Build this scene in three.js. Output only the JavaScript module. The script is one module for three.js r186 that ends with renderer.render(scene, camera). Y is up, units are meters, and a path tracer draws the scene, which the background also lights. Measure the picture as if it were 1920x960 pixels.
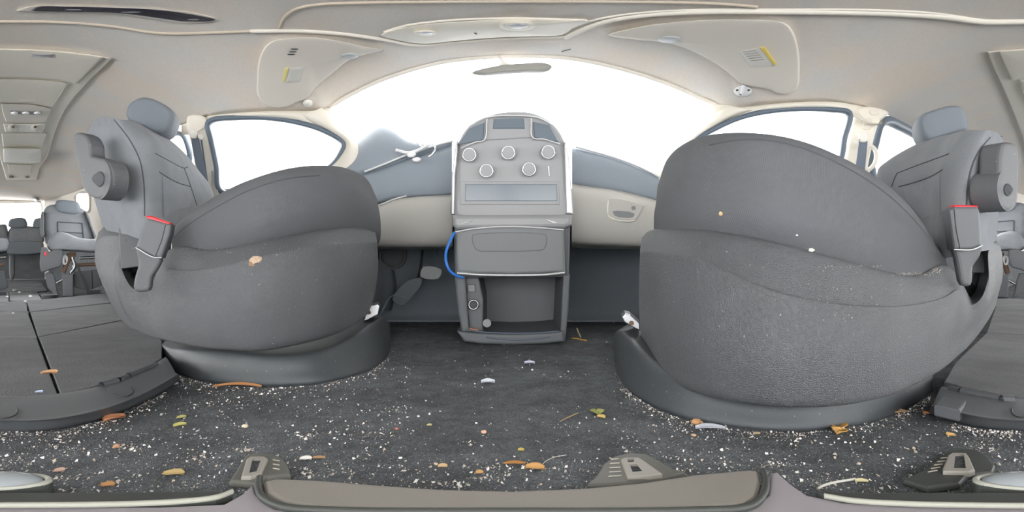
import * as THREE from 'three';
import { RectAreaLightUniformsLib } from 'three/addons/lights/RectAreaLightUniformsLib.js';
import { mergeGeometries } from 'three/addons/utils/BufferGeometryUtils.js';
import { RoundedBoxGeometry } from 'three/addons/geometries/RoundedBoxGeometry.js';

// ------------------------------------------------------------------ camera, sky, light, exposure
const scene = new THREE.Scene();
const H = 0.42;                                    // eye height above the van floor
const camera = new THREE.PerspectiveCamera(50, 2, 0.05, 100);
camera.position.set(0, H, 0);
camera.lookAt(0, H, -1);
const renderer = new THREE.WebGLRenderer();
renderer.toneMapping = THREE.LinearToneMapping;
renderer.toneMappingExposure = 2.05;
renderer.shadowMap.enabled = true;
scene.background = new THREE.Color(1, 1, 1);       // even, overcast, overexposed daylight
scene.backgroundIntensity = 3.6;
RectAreaLightUniformsLib.init();
function daylight(w, h, x, y, z, tx, ty, tz, k) {  // area lamp added just outside a pane, on top of the sky
  const l = new THREE.RectAreaLight(0xffffff, k, w, h);
  l.position.set(x, y, z); l.lookAt(tx, ty, tz); l.name = 'added_area_light'; scene.add(l);
}
daylight(2.4, 0.8, 0, 1.15, -3.75, 0, 0.7, 0, 1.2);
daylight(4.2, 0.9, 0, 0.8, 1.9, 0, 0.8, -2, 1.2);  // fill lamp added behind the camera, outside the added back wall

// ------------------------------------------------------------------ small helpers
const V = (x, y, z) => new THREE.Vector3(x, y, z);
const F = 480 / Math.tan(THREE.MathUtils.degToRad(25));
const lerp = (a, b, t) => a + (b - a) * t;
const clamp = (x, a = 0, b = 1) => Math.max(a, Math.min(b, x));
function rng(seed) { let a = seed >>> 0; return () => { a = (a + 0x6d2b79f5) >>> 0; let t = a; t = Math.imul(t ^ (t >>> 15), t | 1); t ^= t + Math.imul(t ^ (t >>> 7), t | 61); return ((t ^ (t >>> 14)) >>> 0) / 4294967296; }; }
// sighting: where the line of sight (px, py) stands at distance d, on a level y, or on the roof lining
const P = (px, py, d) => V(((px - 960) / F) * d, H - ((py - 480) / F) * d, -d);
const G = (px, py, y = 0) => P(px, py, ((H - y) * F) / (py - 480));
function table(xs, ys) {
  return (x) => {
    if (x <= xs[0]) return ys[0];
    for (let i = 1; i < xs.length; i++) if (x <= xs[i]) { const t = (x - xs[i - 1]) / (xs[i] - xs[i - 1]), s = t * t * (3 - 2 * t); return lerp(ys[i - 1], ys[i], lerp(t, s, 0.4)); }
    return ys[ys.length - 1];
  };
}
function curve(pts, n, closed = false) { return new THREE.CatmullRomCurve3(pts, closed, 'centripetal').getPoints(n); }
function spaced(pts, n, closed = false) { return new THREE.CatmullRomCurve3(pts, closed, 'centripetal').getSpacedPoints(n); }

const used = new Map();
function numbered(name) { const n = used.get(name) ?? 0; used.set(name, n + 1); return n ? name + '_' + String(n).padStart(3, '0') : name; }
function thing(name, label, category, at, group) {
  const o = new THREE.Group(); o.name = numbered(name); o.position.copy(at); scene.add(o);
  o.userData = { label, category }; if (group) o.userData.group = group;
  return o;
}
function structure(name, at = V(0, 0, 0), label, category = 'van interior') { const o = new THREE.Group(); o.name = name; o.position.copy(at); o.userData = { kind: 'structure' }; if (label) o.userData.label = label, o.userData.category = category; scene.add(o); return o; }
const worldOf = (o) => { const p = V(0, 0, 0); for (let q = o; q && q !== scene; q = q.parent) p.add(q.position); return p; };
// geometry given in world metres becomes a part of its thing
function part(name, geo, mat, parent, label) {
  const g = geo.clone ? geo : geo; const o = worldOf(parent); g.translate(-o.x, -o.y, -o.z);
  const m = new THREE.Mesh(g, mat); m.name = name; m.castShadow = m.receiveShadow = true; parent.add(m);
  if (label) m.userData.label = label;
  return m;
}
function solo(name, geo, mat, label, category, group) {   // a thing that is one mesh
  geo.computeBoundingBox(); const c = geo.boundingBox.getCenter(V(0, 0, 0)); c.y = geo.boundingBox.min.y; geo.translate(-c.x, -c.y, -c.z);
  const m = new THREE.Mesh(geo, mat); m.name = numbered(name); m.position.copy(c); m.castShadow = m.receiveShadow = true;
  m.userData = { label, category }; if (group) m.userData.group = group; scene.add(m); return m;
}
// a skin over rows of points: rows run lengthwise, the skin goes from row to row (closed: round again to the first)
function loft(rows, { nu = 40, nv = 5, closed = true, caps = true, smooth = true } = {}) {
  const R = rows.map((r) => curve(r, nu)), cols = nu + 1;
  const grid = [];
  for (let i = 0; i < cols; i++) {
    const ring = R.map((r) => r[i]);
    if (smooth) grid.push(new THREE.CatmullRomCurve3(ring, closed, 'centripetal').getPoints((closed ? ring.length : ring.length - 1) * nv));
    else grid.push(closed ? [...ring, ring[0].clone()] : ring);
  }
  const rowsN = grid[0].length, pos = [], uv = [], idx = [];
  const ul = [0], vl = [0];
  for (let i = 1; i < cols; i++) { let s = 0; for (let j = 0; j < rowsN; j++) s += grid[i][j].distanceTo(grid[i - 1][j]); ul.push(ul[i - 1] + s / rowsN); }
  for (let j = 1; j < rowsN; j++) { let s = 0; for (let i = 0; i < cols; i++) s += grid[i][j].distanceTo(grid[i][j - 1]); vl.push(vl[j - 1] + s / cols); }
  for (let i = 0; i < cols; i++) for (let j = 0; j < rowsN; j++) { const p = grid[i][j]; pos.push(p.x, p.y, p.z); uv.push(ul[i], vl[j]); }
  for (let i = 0; i < cols - 1; i++) for (let j = 0; j < rowsN - 1; j++) { const a = i * rowsN + j, b = a + 1, c = a + rowsN, d = c + 1; idx.push(a, c, b, b, c, d); }
  if (caps && closed) for (const i of [0, cols - 1]) {
    const base = pos.length / 3, c = V(0, 0, 0); for (const p of grid[i]) c.addScaledVector(p, 1 / rowsN);
    pos.push(c.x, c.y, c.z); uv.push(ul[i], 0);
    grid[i].forEach((p, j) => { pos.push(p.x, p.y, p.z); uv.push(ul[i], vl[j]); });
    for (let j = 0; j < rowsN - 1; j++) i ? idx.push(base, base + 1 + j, base + 2 + j) : idx.push(base, base + 2 + j, base + 1 + j);
  }
  const g = new THREE.BufferGeometry();
  g.setAttribute('position', new THREE.Float32BufferAttribute(pos, 3)); g.setAttribute('uv', new THREE.Float32BufferAttribute(uv, 2)); g.setIndex(idx);
  if (smooth) g.computeVertexNormals(); else { const f = g.toNonIndexed(); f.computeVertexNormals(); return f; }
  if (closed) { // join the normals along the seam
    const n = g.attributes.normal;
    for (let i = 0; i < cols; i++) { const a = i * rowsN, b = a + rowsN - 1, v = V(n.getX(a) + n.getX(b), n.getY(a) + n.getY(b), n.getZ(a) + n.getZ(b)).normalize(); n.setXYZ(a, v.x, v.y, v.z); n.setXYZ(b, v.x, v.y, v.z); }
  }
  return g;
}
// an upright working plane: through the sighted point, turned by yaw degrees (positive: facing right)
function plane(px, d, yaw) {
  const t = THREE.MathUtils.degToRad(yaw), o = P(px, 480, d), n = V(-Math.sin(t), 0, -Math.cos(t)), s = V(Math.cos(t), 0, -Math.sin(t));
  const m = new THREE.Matrix4().makeBasis(s, V(0, 1, 0), n.clone().negate()); m.setPosition(o.x, 0, o.z);
  return { o, n, s, m, uv(x, y, w = 0) {
    const r = V((x - 960) / F, -(y - 480) / F, -1), k = (V(o.x, 0, o.z).addScaledVector(n, w).dot(n)) / (r.x * n.x + r.z * n.z);
    const p = r.multiplyScalar(k); p.y += H; return V(p.x - o.x, 0, p.z - o.z).dot(s) === undefined ? null : [(p.x - o.x) * s.x + (p.z - o.z) * s.z, p.y];
  }, at(x, y, w = 0) { const [a, b] = this.uv(x, y, w); return V(o.x, b, o.z).addScaledVector(s, a).addScaledVector(n, w); } };
}
function outline2(pts, smooth) {
  if (!smooth) return pts.map(([x, y]) => new THREE.Vector2(x, y));
  return new THREE.CatmullRomCurve3(pts.map(([x, y]) => V(x, y, 0)), true, 'centripetal').getPoints(pts.length * smooth).slice(0, -1).map((p) => new THREE.Vector2(p.x, p.y));
}
// a bevelled board cut to an outline; w: how far behind the plane its face lies; holes likewise
function slab(pl, pts, w, thick, bevel = 0.006, smooth = 0, holes = []) {
  const sh = new THREE.Shape(outline2(pts.map(([x, y]) => pl.uv(x, y, w)), smooth));
  for (const h of holes) sh.holes.push(new THREE.Path(outline2(h.map(([x, y]) => pl.uv(x, y, w)), smooth)));
  const b = Math.min(bevel, thick / 2 - 1e-4);
  const g = new THREE.ExtrudeGeometry(sh, { depth: thick - 2 * b, bevelEnabled: b > 0.0005, bevelThickness: b, bevelSize: b, bevelOffset: -b, bevelSegments: 3, curveSegments: 8 });
  g.translate(0, 0, -(w + thick) + b); g.applyMatrix4(pl.m); return g;
}
// a stuffed shape: an outline swelling to both sides
function puff(pl, pts, w, thick, { e1 = 0.35, e2 = 0.75, rings = 14, n = 56 } = {}) {
  const o = spaced(pts.map(([x, y]) => { const [a, b] = pl.uv(x, y, w); return V(a, b, 0); }), n, true).slice(0, -1), c = V(0, 0, 0);
  o.forEach((p) => c.addScaledVector(p, 1 / o.length));
  const pos = [], uv = [], idx = [];
  for (let k = 0; k <= rings; k++) {
    const f = (k / rings - 0.5) * Math.PI, r = Math.pow(Math.max(0, Math.cos(f)), e1), z = Math.sign(f) * Math.pow(Math.abs(Math.sin(f)), e2) * thick / 2;
    for (let i = 0; i <= o.length; i++) { const p = o[i % o.length]; pos.push(lerp(c.x, p.x, r), lerp(c.y, p.y, r), z - w - thick / 2); uv.push(lerp(c.x, p.x, r), lerp(c.y, p.y, r) + z * 0.5); }
  }
  const q = o.length + 1;
  for (let k = 0; k < rings; k++) for (let i = 0; i < o.length; i++) { const a = k * q + i; idx.push(a, a + 1, a + q, a + 1, a + q + 1, a + q); }
  const g = new THREE.BufferGeometry(); g.setAttribute('position', new THREE.Float32BufferAttribute(pos, 3)); g.setAttribute('uv', new THREE.Float32BufferAttribute(uv, 2)); g.setIndex(idx);
  g.computeVertexNormals(); g.applyMatrix4(pl.m); return g;
}
function tube(pts, r, n = 40, closed = false, sides = 8) { const c = new THREE.CatmullRomCurve3(pts, closed, 'centripetal'); return new THREE.TubeGeometry(c, n, r, sides, closed); }
function rod(a, b, r, sides = 16, r2 = r) { const g = new THREE.CylinderGeometry(r2, r, a.distanceTo(b), sides); g.applyQuaternion(new THREE.Quaternion().setFromUnitVectors(V(0, 1, 0), b.clone().sub(a).normalize())); g.translate((a.x + b.x) / 2, (a.y + b.y) / 2, (a.z + b.z) / 2); return g; }
// a flat piece lying level, cut to an outline sighted on its top face
function mat(pts, yTop, thick, bevel = 0.006, smooth = 0, holes = []) {
  const f = ([x, y]) => { const p = G(x, y, yTop); return [p.x, -p.z]; };
  const sh = new THREE.Shape(outline2(pts.map(f), smooth));
  for (const h of holes) sh.holes.push(new THREE.Path(outline2(h.map(f), smooth)));
  const b = Math.min(bevel, thick / 2 - 1e-4);
  const g = new THREE.ExtrudeGeometry(sh, { depth: thick - 2 * b, bevelEnabled: b > 0.0004, bevelThickness: b, bevelSize: b, bevelOffset: -b, bevelSegments: 3, curveSegments: 8 });
  g.rotateX(-Math.PI / 2); g.translate(0, yTop - thick + b, 0); return g;
}
const box = (x0, x1, y0, y1, z0, z1, r = 0) => { const g = r ? new RoundedBoxGeometry(x1 - x0, y1 - y0, z1 - z0, 3, r) : new THREE.BoxGeometry(x1 - x0, y1 - y0, z1 - z0); g.translate((x0 + x1) / 2, (y0 + y1) / 2, (z0 + z1) / 2); return g; };
const caster = new THREE.Raycaster();
function onto(meshes, px, py, lift = 0) {   // the point of a built surface that is sighted at (px, py)
  scene.updateMatrixWorld(true);
  const dir = P(px, py, 1).sub(V(0, H, 0)).normalize(); caster.set(V(0, H, 0), dir);
  const mats = meshes.map((m) => m.material.side); meshes.forEach((m) => (m.material.side = THREE.DoubleSide));
  const hit = caster.intersectObjects(meshes, false)[0]; meshes.forEach((m, i) => (m.material.side = mats[i]));
  return hit ? hit.point.clone().addScaledVector(dir, -lift) : null;
}
function seam(name, meshes, pts, r, mat, parent, lift = 0) {
  const q = spaced(pts.map(([x, y]) => V(x, y, 0)), 24).map((p) => onto(meshes, p.x, p.y, lift)).filter(Boolean);
  return q.length > 2 ? part(name, tube(q, r, q.length * 2, false, 6), mat, parent) : null;
}

// ------------------------------------------------------------------ procedural textures
function noise2(seed, cells) {
  const r = rng(seed), g = Float32Array.from({ length: cells * cells }, r);
  return (u, v) => { const x = u * cells, y = v * cells, i = Math.floor(x), j = Math.floor(y), a = x - i, b = y - j, s = a * a * (3 - 2 * a), t = b * b * (3 - 2 * b), at = (p, q) => g[(((q % cells) + cells) % cells) * cells + (((p % cells) + cells) % cells)];
    return lerp(lerp(at(i, j), at(i + 1, j), s), lerp(at(i, j + 1), at(i + 1, j + 1), s), t); };
}
function texture(n, metres, f, srgb = false) {
  const data = new Uint8Array(n * n * 4);
  for (let y = 0; y < n; y++) for (let x = 0; x < n; x++) { const c = f((x + 0.5) / n, (y + 0.5) / n), k = (y * n + x) * 4, a = Array.isArray(c) ? c : [c, c, c]; for (let i = 0; i < 3; i++) data[k + i] = clamp(Math.round(a[i] * 255), 0, 255); data[k + 3] = 255; }
  const t = new THREE.DataTexture(data, n, n); t.wrapS = t.wrapT = THREE.RepeatWrapping; t.magFilter = THREE.LinearFilter; t.minFilter = THREE.LinearMipmapLinearFilter; t.repeat.set(1 / metres, 1 / metres);
  if (srgb) t.colorSpace = THREE.SRGBColorSpace; t.needsUpdate = true; return t;
}
function cells(seed, n) {   // distance to the nearest and second nearest of jittered points, tiling
  const r = rng(seed), pts = Array.from({ length: n * n }, () => [r(), r()]);
  return (u, v) => { const x = u * n, y = v * n, i = Math.floor(x), j = Math.floor(y); let a = 9, b = 9;
    for (let q = -1; q <= 1; q++) for (let p = -1; p <= 1; p++) { const c = pts[(((j + q) % n + n) % n) * n + (((i + p) % n) + n) % n], dx = i + p + c[0] - x, dy = j + q + c[1] - y, d = Math.hypot(dx, dy); if (d < a) { b = a; a = d; } else if (d < b) b = d; }
    return [a, b]; };
}
const n8 = noise2(1, 8), n32 = noise2(2, 32), n128 = noise2(3, 128), n256 = noise2(4, 256);
const grainCells = cells(5, 26);
const grainBump = texture(512, 0.12, (u, v) => { const [a, b] = grainCells(u + (n32(u, v) - 0.5) * 0.02, v); return clamp((b - a) * 1.6) * 0.85 + n256(u, v) * 0.15; });
const tint = (base, amount, seedN = n8) => (u, v) => { const k = 1 + (seedN(u, v) - 0.5) * amount + (n128(u, v) - 0.5) * amount * 0.7; return base.map((c) => c * k); };
const sp1 = rng(77); const specks = Array.from({ length: 90 }, () => [sp1(), sp1(), 0.0012 + sp1() * sp1() * 0.0035, 0.25 + sp1() * 0.5]);
function dusty(base, amount) { const f = tint(base, amount); return (u, v) => { const c = f(u, v); let k = 0; for (const [x, y, r, s] of specks) { const dx = u - x, dy = v - y; if (dx * dx + dy * dy < r * r) k = s; } return c.map((q) => lerp(q, 0.8, k)); }; }
const weaveBump = texture(256, 0.0344, (u, v) => { const a = u * 8, b = v * 8, r = Math.floor(b) % 2; return clamp(0.5 + 0.5 * Math.cos((a + r * 0.5) * Math.PI * 2) * Math.cos(b * Math.PI * 2 + Math.PI) + (n128(u, v) - 0.5) * 0.2); });
const weaveTint = texture(256, 0.0344, (u, v) => { const a = u * 8, b = v * 8, r = Math.floor(b) % 2, k = 0.5 + 0.5 * Math.cos((a + r * 0.5) * Math.PI * 2) * Math.cos(b * Math.PI * 2 + Math.PI), q = 0.6 + 0.4 * k; return [0.53 * q, 0.543 * q, 0.56 * q]; }, true);
const clothBump = texture(512, 0.12, (u, v) => n256(u, v) * 0.6 + n128(u, v) * 0.4);
const ribBump = texture(256, 0.05, (u, v) => 0.5 + 0.5 * Math.sin(u * Math.PI * 2 * 9) + (n128(u, v) - 0.5) * 0.3);
const carpetBump = texture(1024, 0.5, (u, v) => n256(u, v) * 0.6 + n128(u * 2, v * 2) * 0.4);
const carpetTint = texture(1024, 0.9, (u, v) => { const k = 0.72 + 0.35 * n256(u, v) + 0.25 * (n8(u, v) - 0.5) + 0.2 * (n32(u, v) - 0.5), s = n256(v + 0.37, u + 0.11) > 0.93 ? 0.16 : 0; return [0.345 * k + s, 0.362 * k + s, 0.378 * k + s * 0.95]; }, true);
const matTint = texture(512, 0.6, (u, v) => { const k = 0.85 + 0.22 * n256(u, v) + 0.12 * (n8(u, v) - 0.5); return [0.425 * k, 0.43 * k, 0.44 * k]; }, true);
const liningTint = texture(512, 1.4, (u, v) => { const k = 0.985 + 0.03 * n256(u, v), w = (n8(u, v) - 0.5) * 0.03; return [(0.835 + w) * k, 0.808 * k, (0.775 - w) * k]; }, true);
const liningBump = texture(512, 0.2, (u, v) => n256(u, v) * 0.5 + n128(u, v) * 0.5);

const S = (o) => new THREE.MeshStandardMaterial({ metalness: 0, ...o });
const M = {
  lining: S({ map: liningTint, bumpMap: liningBump, bumpScale: 0.0006, roughness: 0.97 }),
  liningPlain: S({ color: 0xd6d0c6, roughness: 0.85 }),
  cream: S({ color: 0xdcd7cb, roughness: 0.6 }),
  creamPale: S({ color: 0xe6e3dc, roughness: 0.5 }),
  shell: S({ map: texture(512, 0.5, dusty([0.355, 0.365, 0.377], 0.05), true), bumpMap: grainBump, bumpScale: 0.0016, roughness: 0.55 }),
  shellPlain: S({ map: texture(512, 0.4, dusty([0.365, 0.376, 0.388], 0.04), true), bumpMap: clothBump, bumpScale: 0.00015, roughness: 0.55 }),
  plinth: S({ map: texture(512, 0.4, dusty([0.25, 0.266, 0.28], 0.06), true), bumpMap: clothBump, bumpScale: 0.0002, roughness: 0.5 }),
  weave: S({ map: weaveTint, bumpMap: weaveBump, bumpScale: 0.0018, roughness: 0.95 }),
  cloth: S({ map: texture(512, 0.3, tint([0.50, 0.512, 0.53], 0.06), true), bumpMap: clothBump, bumpScale: 0.0004, roughness: 0.95 }),
  rib: S({ map: texture(512, 0.3, tint([0.53, 0.543, 0.565], 0.05), true), bumpMap: ribBump, bumpScale: 0.0008, roughness: 0.95 }),
  head: S({ color: 0x727981, roughness: 0.75, bumpMap: grainBump, bumpScale: 0.0002 }),
  thread: S({ color: 0x4d5157, roughness: 0.9 }),
  black: S({ color: 0x2b2d30, roughness: 0.5 }),
  blackMatte: S({ color: 0x1d1f22, roughness: 0.9 }),
  lip: S({ color: 0x5a5d61, roughness: 0.42, bumpMap: clothBump, bumpScale: 0.0003 }),
  carpet: S({ map: carpetTint, bumpMap: carpetBump, bumpScale: 0.003, roughness: 1 }),
  lid: S({ map: matTint, bumpMap: carpetBump, bumpScale: 0.001, roughness: 1 }),
  red: S({ color: 0xe0232e, roughness: 0.35 }),
  white: S({ color: 0xe8e8ea, roughness: 0.4 }),
  steel: S({ color: 0xb5b7ba, roughness: 0.3, metalness: 1 }),
  rust: S({ color: 0x6b5444, roughness: 0.7 }),
  chrome: S({ color: 0xdcdde0, roughness: 0.18, metalness: 1 }),
  silver: S({ color: 0xd2d3d4, roughness: 0.35, metalness: 0.4 }),
  rubber: S({ color: 0x5a6673, roughness: 0.45 }),
  dashTop: S({ color: 0x8a939c, roughness: 0.6, bumpMap: grainBump, bumpScale: 0.0003 }),
  dashLow: S({ color: 0xbcbab4, roughness: 0.6, bumpMap: grainBump, bumpScale: 0.0003 }),
  stack: S({ color: 0x9b9c9e, roughness: 0.38 }),  // grey lightened: the milky lens haze is put into this colour
  consoleGrey: S({ color: 0x7d8083, roughness: 0.5 }),
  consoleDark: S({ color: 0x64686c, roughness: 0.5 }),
  screen: S({ color: 0x6f7a84, roughness: 0.15 }),
  blue: S({ color: 0x2f7fe0, roughness: 0.35 }),
  toe: S({ color: 0x8b949c, roughness: 0.95, bumpMap: carpetBump, bumpScale: 0.002 }),  // carpet lightened to stand in for light missing from the footwell
  tray: S({ color: 0x858079, roughness: 0.7, bumpMap: clothBump, bumpScale: 0.0003 }),
  plate: S({ color: 0x63635d, roughness: 0.55 }),
  plateDark: S({ color: 0x3c3f3c, roughness: 0.5 }),
  lowShadeTrim: S({ map: carpetTint, roughness: 1 }),  // dark carpet tone on the lower walls carries the shade under rear seats
  taupe: S({ color: 0xbcb0a0, roughness: 0.9 }),
  belt: S({ color: 0x6f7885, roughness: 0.85, bumpMap: ribBump, bumpScale: 0.0003 }),
  lens: S({ color: 0xa9adb0, roughness: 0.45 }),
  pane: new THREE.MeshPhysicalMaterial({ color: 0xffffff, transmission: 1, thickness: 0, roughness: 0, ior: 1.5, metalness: 0 }),
};

// ------------------------------------------------------------------ the van shell
// edge of the roof lining: bearing, height sighted, distance
const EDGE = [[-150, 380, 10.6], [-40, 378, 10.5], [0, 377, 10.45], [75, 377, 10.3], [100, 372, 9.6], [150, 356, 7.6], [190, 335, 6.3], [240, 300, 5.0], [300, 258, 4.0], [345, 232, 3.4], [390, 218, 3.08], [450, 211, 3.0], [520, 208, 2.98], [600, 208, 3.05], [612, 206, 3.08], [640, 186, 3.05], [700, 155, 3.0], [760, 133, 2.95], [830, 115, 2.92], [900, 107, 2.9], [960, 104, 2.9], [1060, 107, 2.9], [1150, 124, 2.93], [1250, 155, 3.0], [1330, 190, 3.05], [1360, 204, 3.08], [1400, 200, 3.0], [1470, 193, 2.95], [1540, 190, 2.95], [1600, 196, 3.05], [1650, 210, 3.3], [1700, 235, 3.7], [1760, 275, 4.5], [1830, 320, 5.7], [1880, 345, 7.0], [1920, 365, 8.8], [1990, 372, 9.5], [2070, 375, 10]];
function smoothTable(xs, ys) {   // cubic through the survey points, without overshoot
  const n = xs.length, sl = xs.slice(1).map((x, i) => (ys[i + 1] - ys[i]) / (x - xs[i])), m = ys.map((_, i) => (i === 0 ? sl[0] : i === n - 1 ? sl[n - 2] : sl[i - 1] * sl[i] <= 0 ? 0 : (2 * sl[i - 1] * sl[i]) / (sl[i - 1] + sl[i])));
  return (x) => { x = clamp(x, xs[0], xs[n - 1]); let i = 0; while (i < n - 2 && x > xs[i + 1]) i++; const h = xs[i + 1] - xs[i], t = (x - xs[i]) / h, a = t * t, b = a * t; return (2 * b - 3 * a + 1) * ys[i] + (b - 2 * a + t) * h * m[i] + (3 * a - 2 * b) * ys[i + 1] + (b - a) * h * m[i + 1]; };
}
const edgeD = smoothTable(EDGE.map((e) => e[0]), EDGE.map((e) => e[2]));
const edgeV = smoothTable(EDGE.map((e) => e[0]), EDGE.map((e) => e[1]));
const edgeAt = (px) => P(px, edgeV(px), edgeD(px));
const TOP = 1.48;
const rimPts = []; for (let px = -150; px <= 2070; px += 12) rimPts.push(edgeAt(px));
function roofY(px, d) {   // the lining curves down over its last metre before the wall
  const x = ((px - 960) / F) * d; let best = 1e9, sum = 0, y = 0;
  for (let i = 0; i < rimPts.length - 1; i++) {
    const a = rimPts[i], b = rimPts[i + 1], ux = b.x - a.x, uz = b.z - a.z, t = clamp(((x - a.x) * ux + (-d - a.z) * uz) / (ux * ux + uz * uz)), dx = a.x + ux * t - x, dz = a.z + uz * t + d, q = dx * dx + dz * dz;
    if (q < best) best = q;
    const w = Math.sqrt(ux * ux + uz * uz) / ((q + 2e-4) * (q + 2e-4)); sum += w; y += w * (a.y + (b.y - a.y) * t);
  }
  y /= sum; const r = clamp(Math.sqrt(best) / 1.0);
  return y + (TOP - y) * (1 - (1 - r) * (1 - r));
}
function R(px, py, off = 0) {
  let a = 0.3, b = edgeD(px) + 1;
  for (let i = 0; i < 40; i++) { const m = (a + b) / 2; if (P(px, py, m).y > roofY(px, m) - off) b = m; else a = m; }
  return P(px, py, a);
}
const BACK = [[12.4, 9, 1.4], [8.5, 4.6, 1.4], [4.5, 0.2, 1.4], [2.4, -1.6, 1.4], [0, -1.7, 1.4], [-2.4, -1.6, 1.4], [-4.5, 0.2, 1.4], [-8.5, 4.6, 1.4], [-12.5, 9, 1.4]];
{
  const rim = []; for (let px = -150; px <= 2070; px += 6) rim.push({ b: edgeAt(px), px });
  for (const [x, d, y] of BACK) rim.push({ b: V(x, y, -d) });
  const T = Array.from({ length: 91 }, (_, i) => i / 90);
  const pos = [], uv = [], idx = [], q = T.length;
  const put = (p) => { pos.push(p.x, p.y, p.z); uv.push(p.x, p.z); };
  for (const { b, px } of rim) for (const t of T) put(V(b.x * t, px === undefined ? lerp(TOP, b.y, t ** 8) : roofY(px, -b.z * t), b.z * t));
  const n = rim.length;
  for (let i = 0; i < n; i++) for (let j = 0; j < q - 1; j++) { const a = i * q + j, c = ((i + 1) % n) * q + j; idx.push(a, a + 1, c, a + 1, c + 1, c); }
  const base = pos.length / 3;   // upper skin of the roof
  for (const { b } of rim) { put(V(b.x * 1.01, b.y + 0.03, b.z * 1.01)); put(V(b.x * 0.85, 1.62, b.z * 0.85)); }
  put(V(0, 1.62, 0));
  const top = pos.length / 3 - 1;
  for (let i = 0; i < n; i++) { const k = (i + 1) % n, e = i * q + q - 1, f = k * q + q - 1, a = base + 2 * i, c = base + 2 * k; idx.push(e, a, f, a, c, f, a, a + 1, c, a + 1, c + 1, c, a + 1, top, c + 1); }
  const g = new THREE.BufferGeometry(); g.setAttribute('position', new THREE.Float32BufferAttribute(pos, 3)); g.setAttribute('uv', new THREE.Float32BufferAttribute(uv, 2)); g.setIndex(idx); g.computeVertexNormals();
  const roof = structure('ceiling', V(0, 0, 0), 'beige fabric roof lining of the van', 'ceiling');
  part('roof_lining', g, M.lining, roof);
  const bead = (pts, r, n = 60, m = M.liningPlain) => part('raised_rib', tube(spaced(pts.map(([x, y]) => V(x, y, 0)), 40).map((p) => R(p.x, p.y, r * 0.2)), r, n, false, 8), m, roof);
  bead([[612, 207], [640, 187], [700, 156], [760, 134], [830, 116], [900, 108], [960, 105], [1060, 108], [1150, 125], [1250, 156], [1330, 191], [1358, 204]], 0.012, 100);
  bead([[-60, 38], [0, 40], [100, 41], [200, 48], [300, 62], [400, 61], [480, 58]], 0.007, 80, M.taupe);
  bead([[470, 58.5], [560, 58], [640, 63], [720, 74], [780, 84], [860, 78], [960, 71], [1063, 68]], 0.01, 100);
  bead([[1060, 69], [1090, 55], [1140, 38], [1210, 27], [1320, 21], [1440, 21], [1560, 22], [1680, 25], [1780, 32], [1840, 40], [1920, 40], [1980, 39]], 0.014, 200, M.cream);
  bead([[524, 52], [528, 40], [540, 26], [560, 15], [600, 8], [680, 5], [800, 3.5], [960, 2.6], [1150, 3], [1330, 6], [1390, 10], [1420, 13]], 0.007, 100, M.taupe);
  bead([[720, 60], [760, 48], [830, 39], [900, 35], [980, 34], [1050, 36], [1100, 38]], 0.006, 50);
  bead([[1058, 63], [1080, 50], [1120, 36], [1200, 24], [1320, 18], [1440, 18], [1640, 19], [1760, 26], [1830, 38]], 0.006, 80);
}
// floor: dark carpet over the whole van
{
  const fl = structure('floor', V(0, 0, 0), 'charcoal carpet of the van floor, littered with crumbs', 'floor');
  const g = new THREE.BoxGeometry(27, 0.06, 13.2, 1, 1, 1); g.translate(0, -0.03, -4.6);
  const p = g.attributes.position, uv = g.attributes.uv; for (let i = 0; i < p.count; i++) uv.setXY(i, p.getX(i), p.getZ(i) + p.getY(i));
  part('carpet', g, M.carpet, fl);
}
// wall pieces under the roof edge
function wallPiece(name, px0, px1, y0, y1, m, parent, n = 16, inset = 0) {
  const lo = [], hi = [], lo2 = [], hi2 = [];
  for (let i = 0; i <= n; i++) { const px = lerp(px0, px1, i / n), e = edgeAt(px), k = 1 + inset / Math.hypot(e.x, e.z), o = 1 + 0.07 / Math.hypot(e.x, e.z), yl = typeof y0 === 'function' ? y0(px) : y0, yh = y1 === null ? e.y + 0.02 : typeof y1 === 'function' ? y1(px) : y1;
    lo.push(V(e.x * k, yl, e.z * k)); hi.push(V(e.x * k, yh, e.z * k)); lo2.push(V(e.x * k * o, yl, e.z * k * o)); hi2.push(V(e.x * k * o, yh, e.z * k * o)); }
  return part(name, loft([lo, hi, hi2, lo2], { nu: n, nv: 1, smooth: false }), m, parent);
}
const atV = (v) => (px) => P(px, v, edgeD(px)).y;
const wallL = structure('wall_left', V(0, 0, 0), 'pale trim along the driver side of the van', 'wall');
wallPiece('side_trim', 168, 196, 0.5, null, M.liningPlain, wallL, 6);
wallPiece('belt_trim', 196, 300, 0.5, 0.62, M.liningPlain, wallL);
wallPiece('roof_rail', 196, 300, (px) => edgeAt(px).y - 0.06, null, M.liningPlain, wallL);
wallPiece('lower_shade_trim', 83, 300, 0, 0.5, M.lowShadeTrim, wallL);
wallPiece('sill_trim', 143, 168, 0.5, atV(395), M.liningPlain, wallL);
wallPiece('roof_rail', 92, 168, atV(362), null, M.liningPlain, wallL, 16);
wallPiece('pillar', 83, 143, 0.5, null, M.liningPlain, wallL, 12);
wallPiece('door_sill', 300, 632, 0, (px) => P(px, px < 400 ? 320 : 365, edgeD(px)).y, M.dashLow, wallL, 30);
const wallR = structure('wall_right', V(0, 0, 0), 'pale trim along the passenger side of the van', 'wall');
wallPiece('side_trim', 1866, 2070, 0.5, null, M.liningPlain, wallR, 24);
wallPiece('belt_trim', 1765, 1866, 0.5, 0.62, M.liningPlain, wallR);
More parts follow.
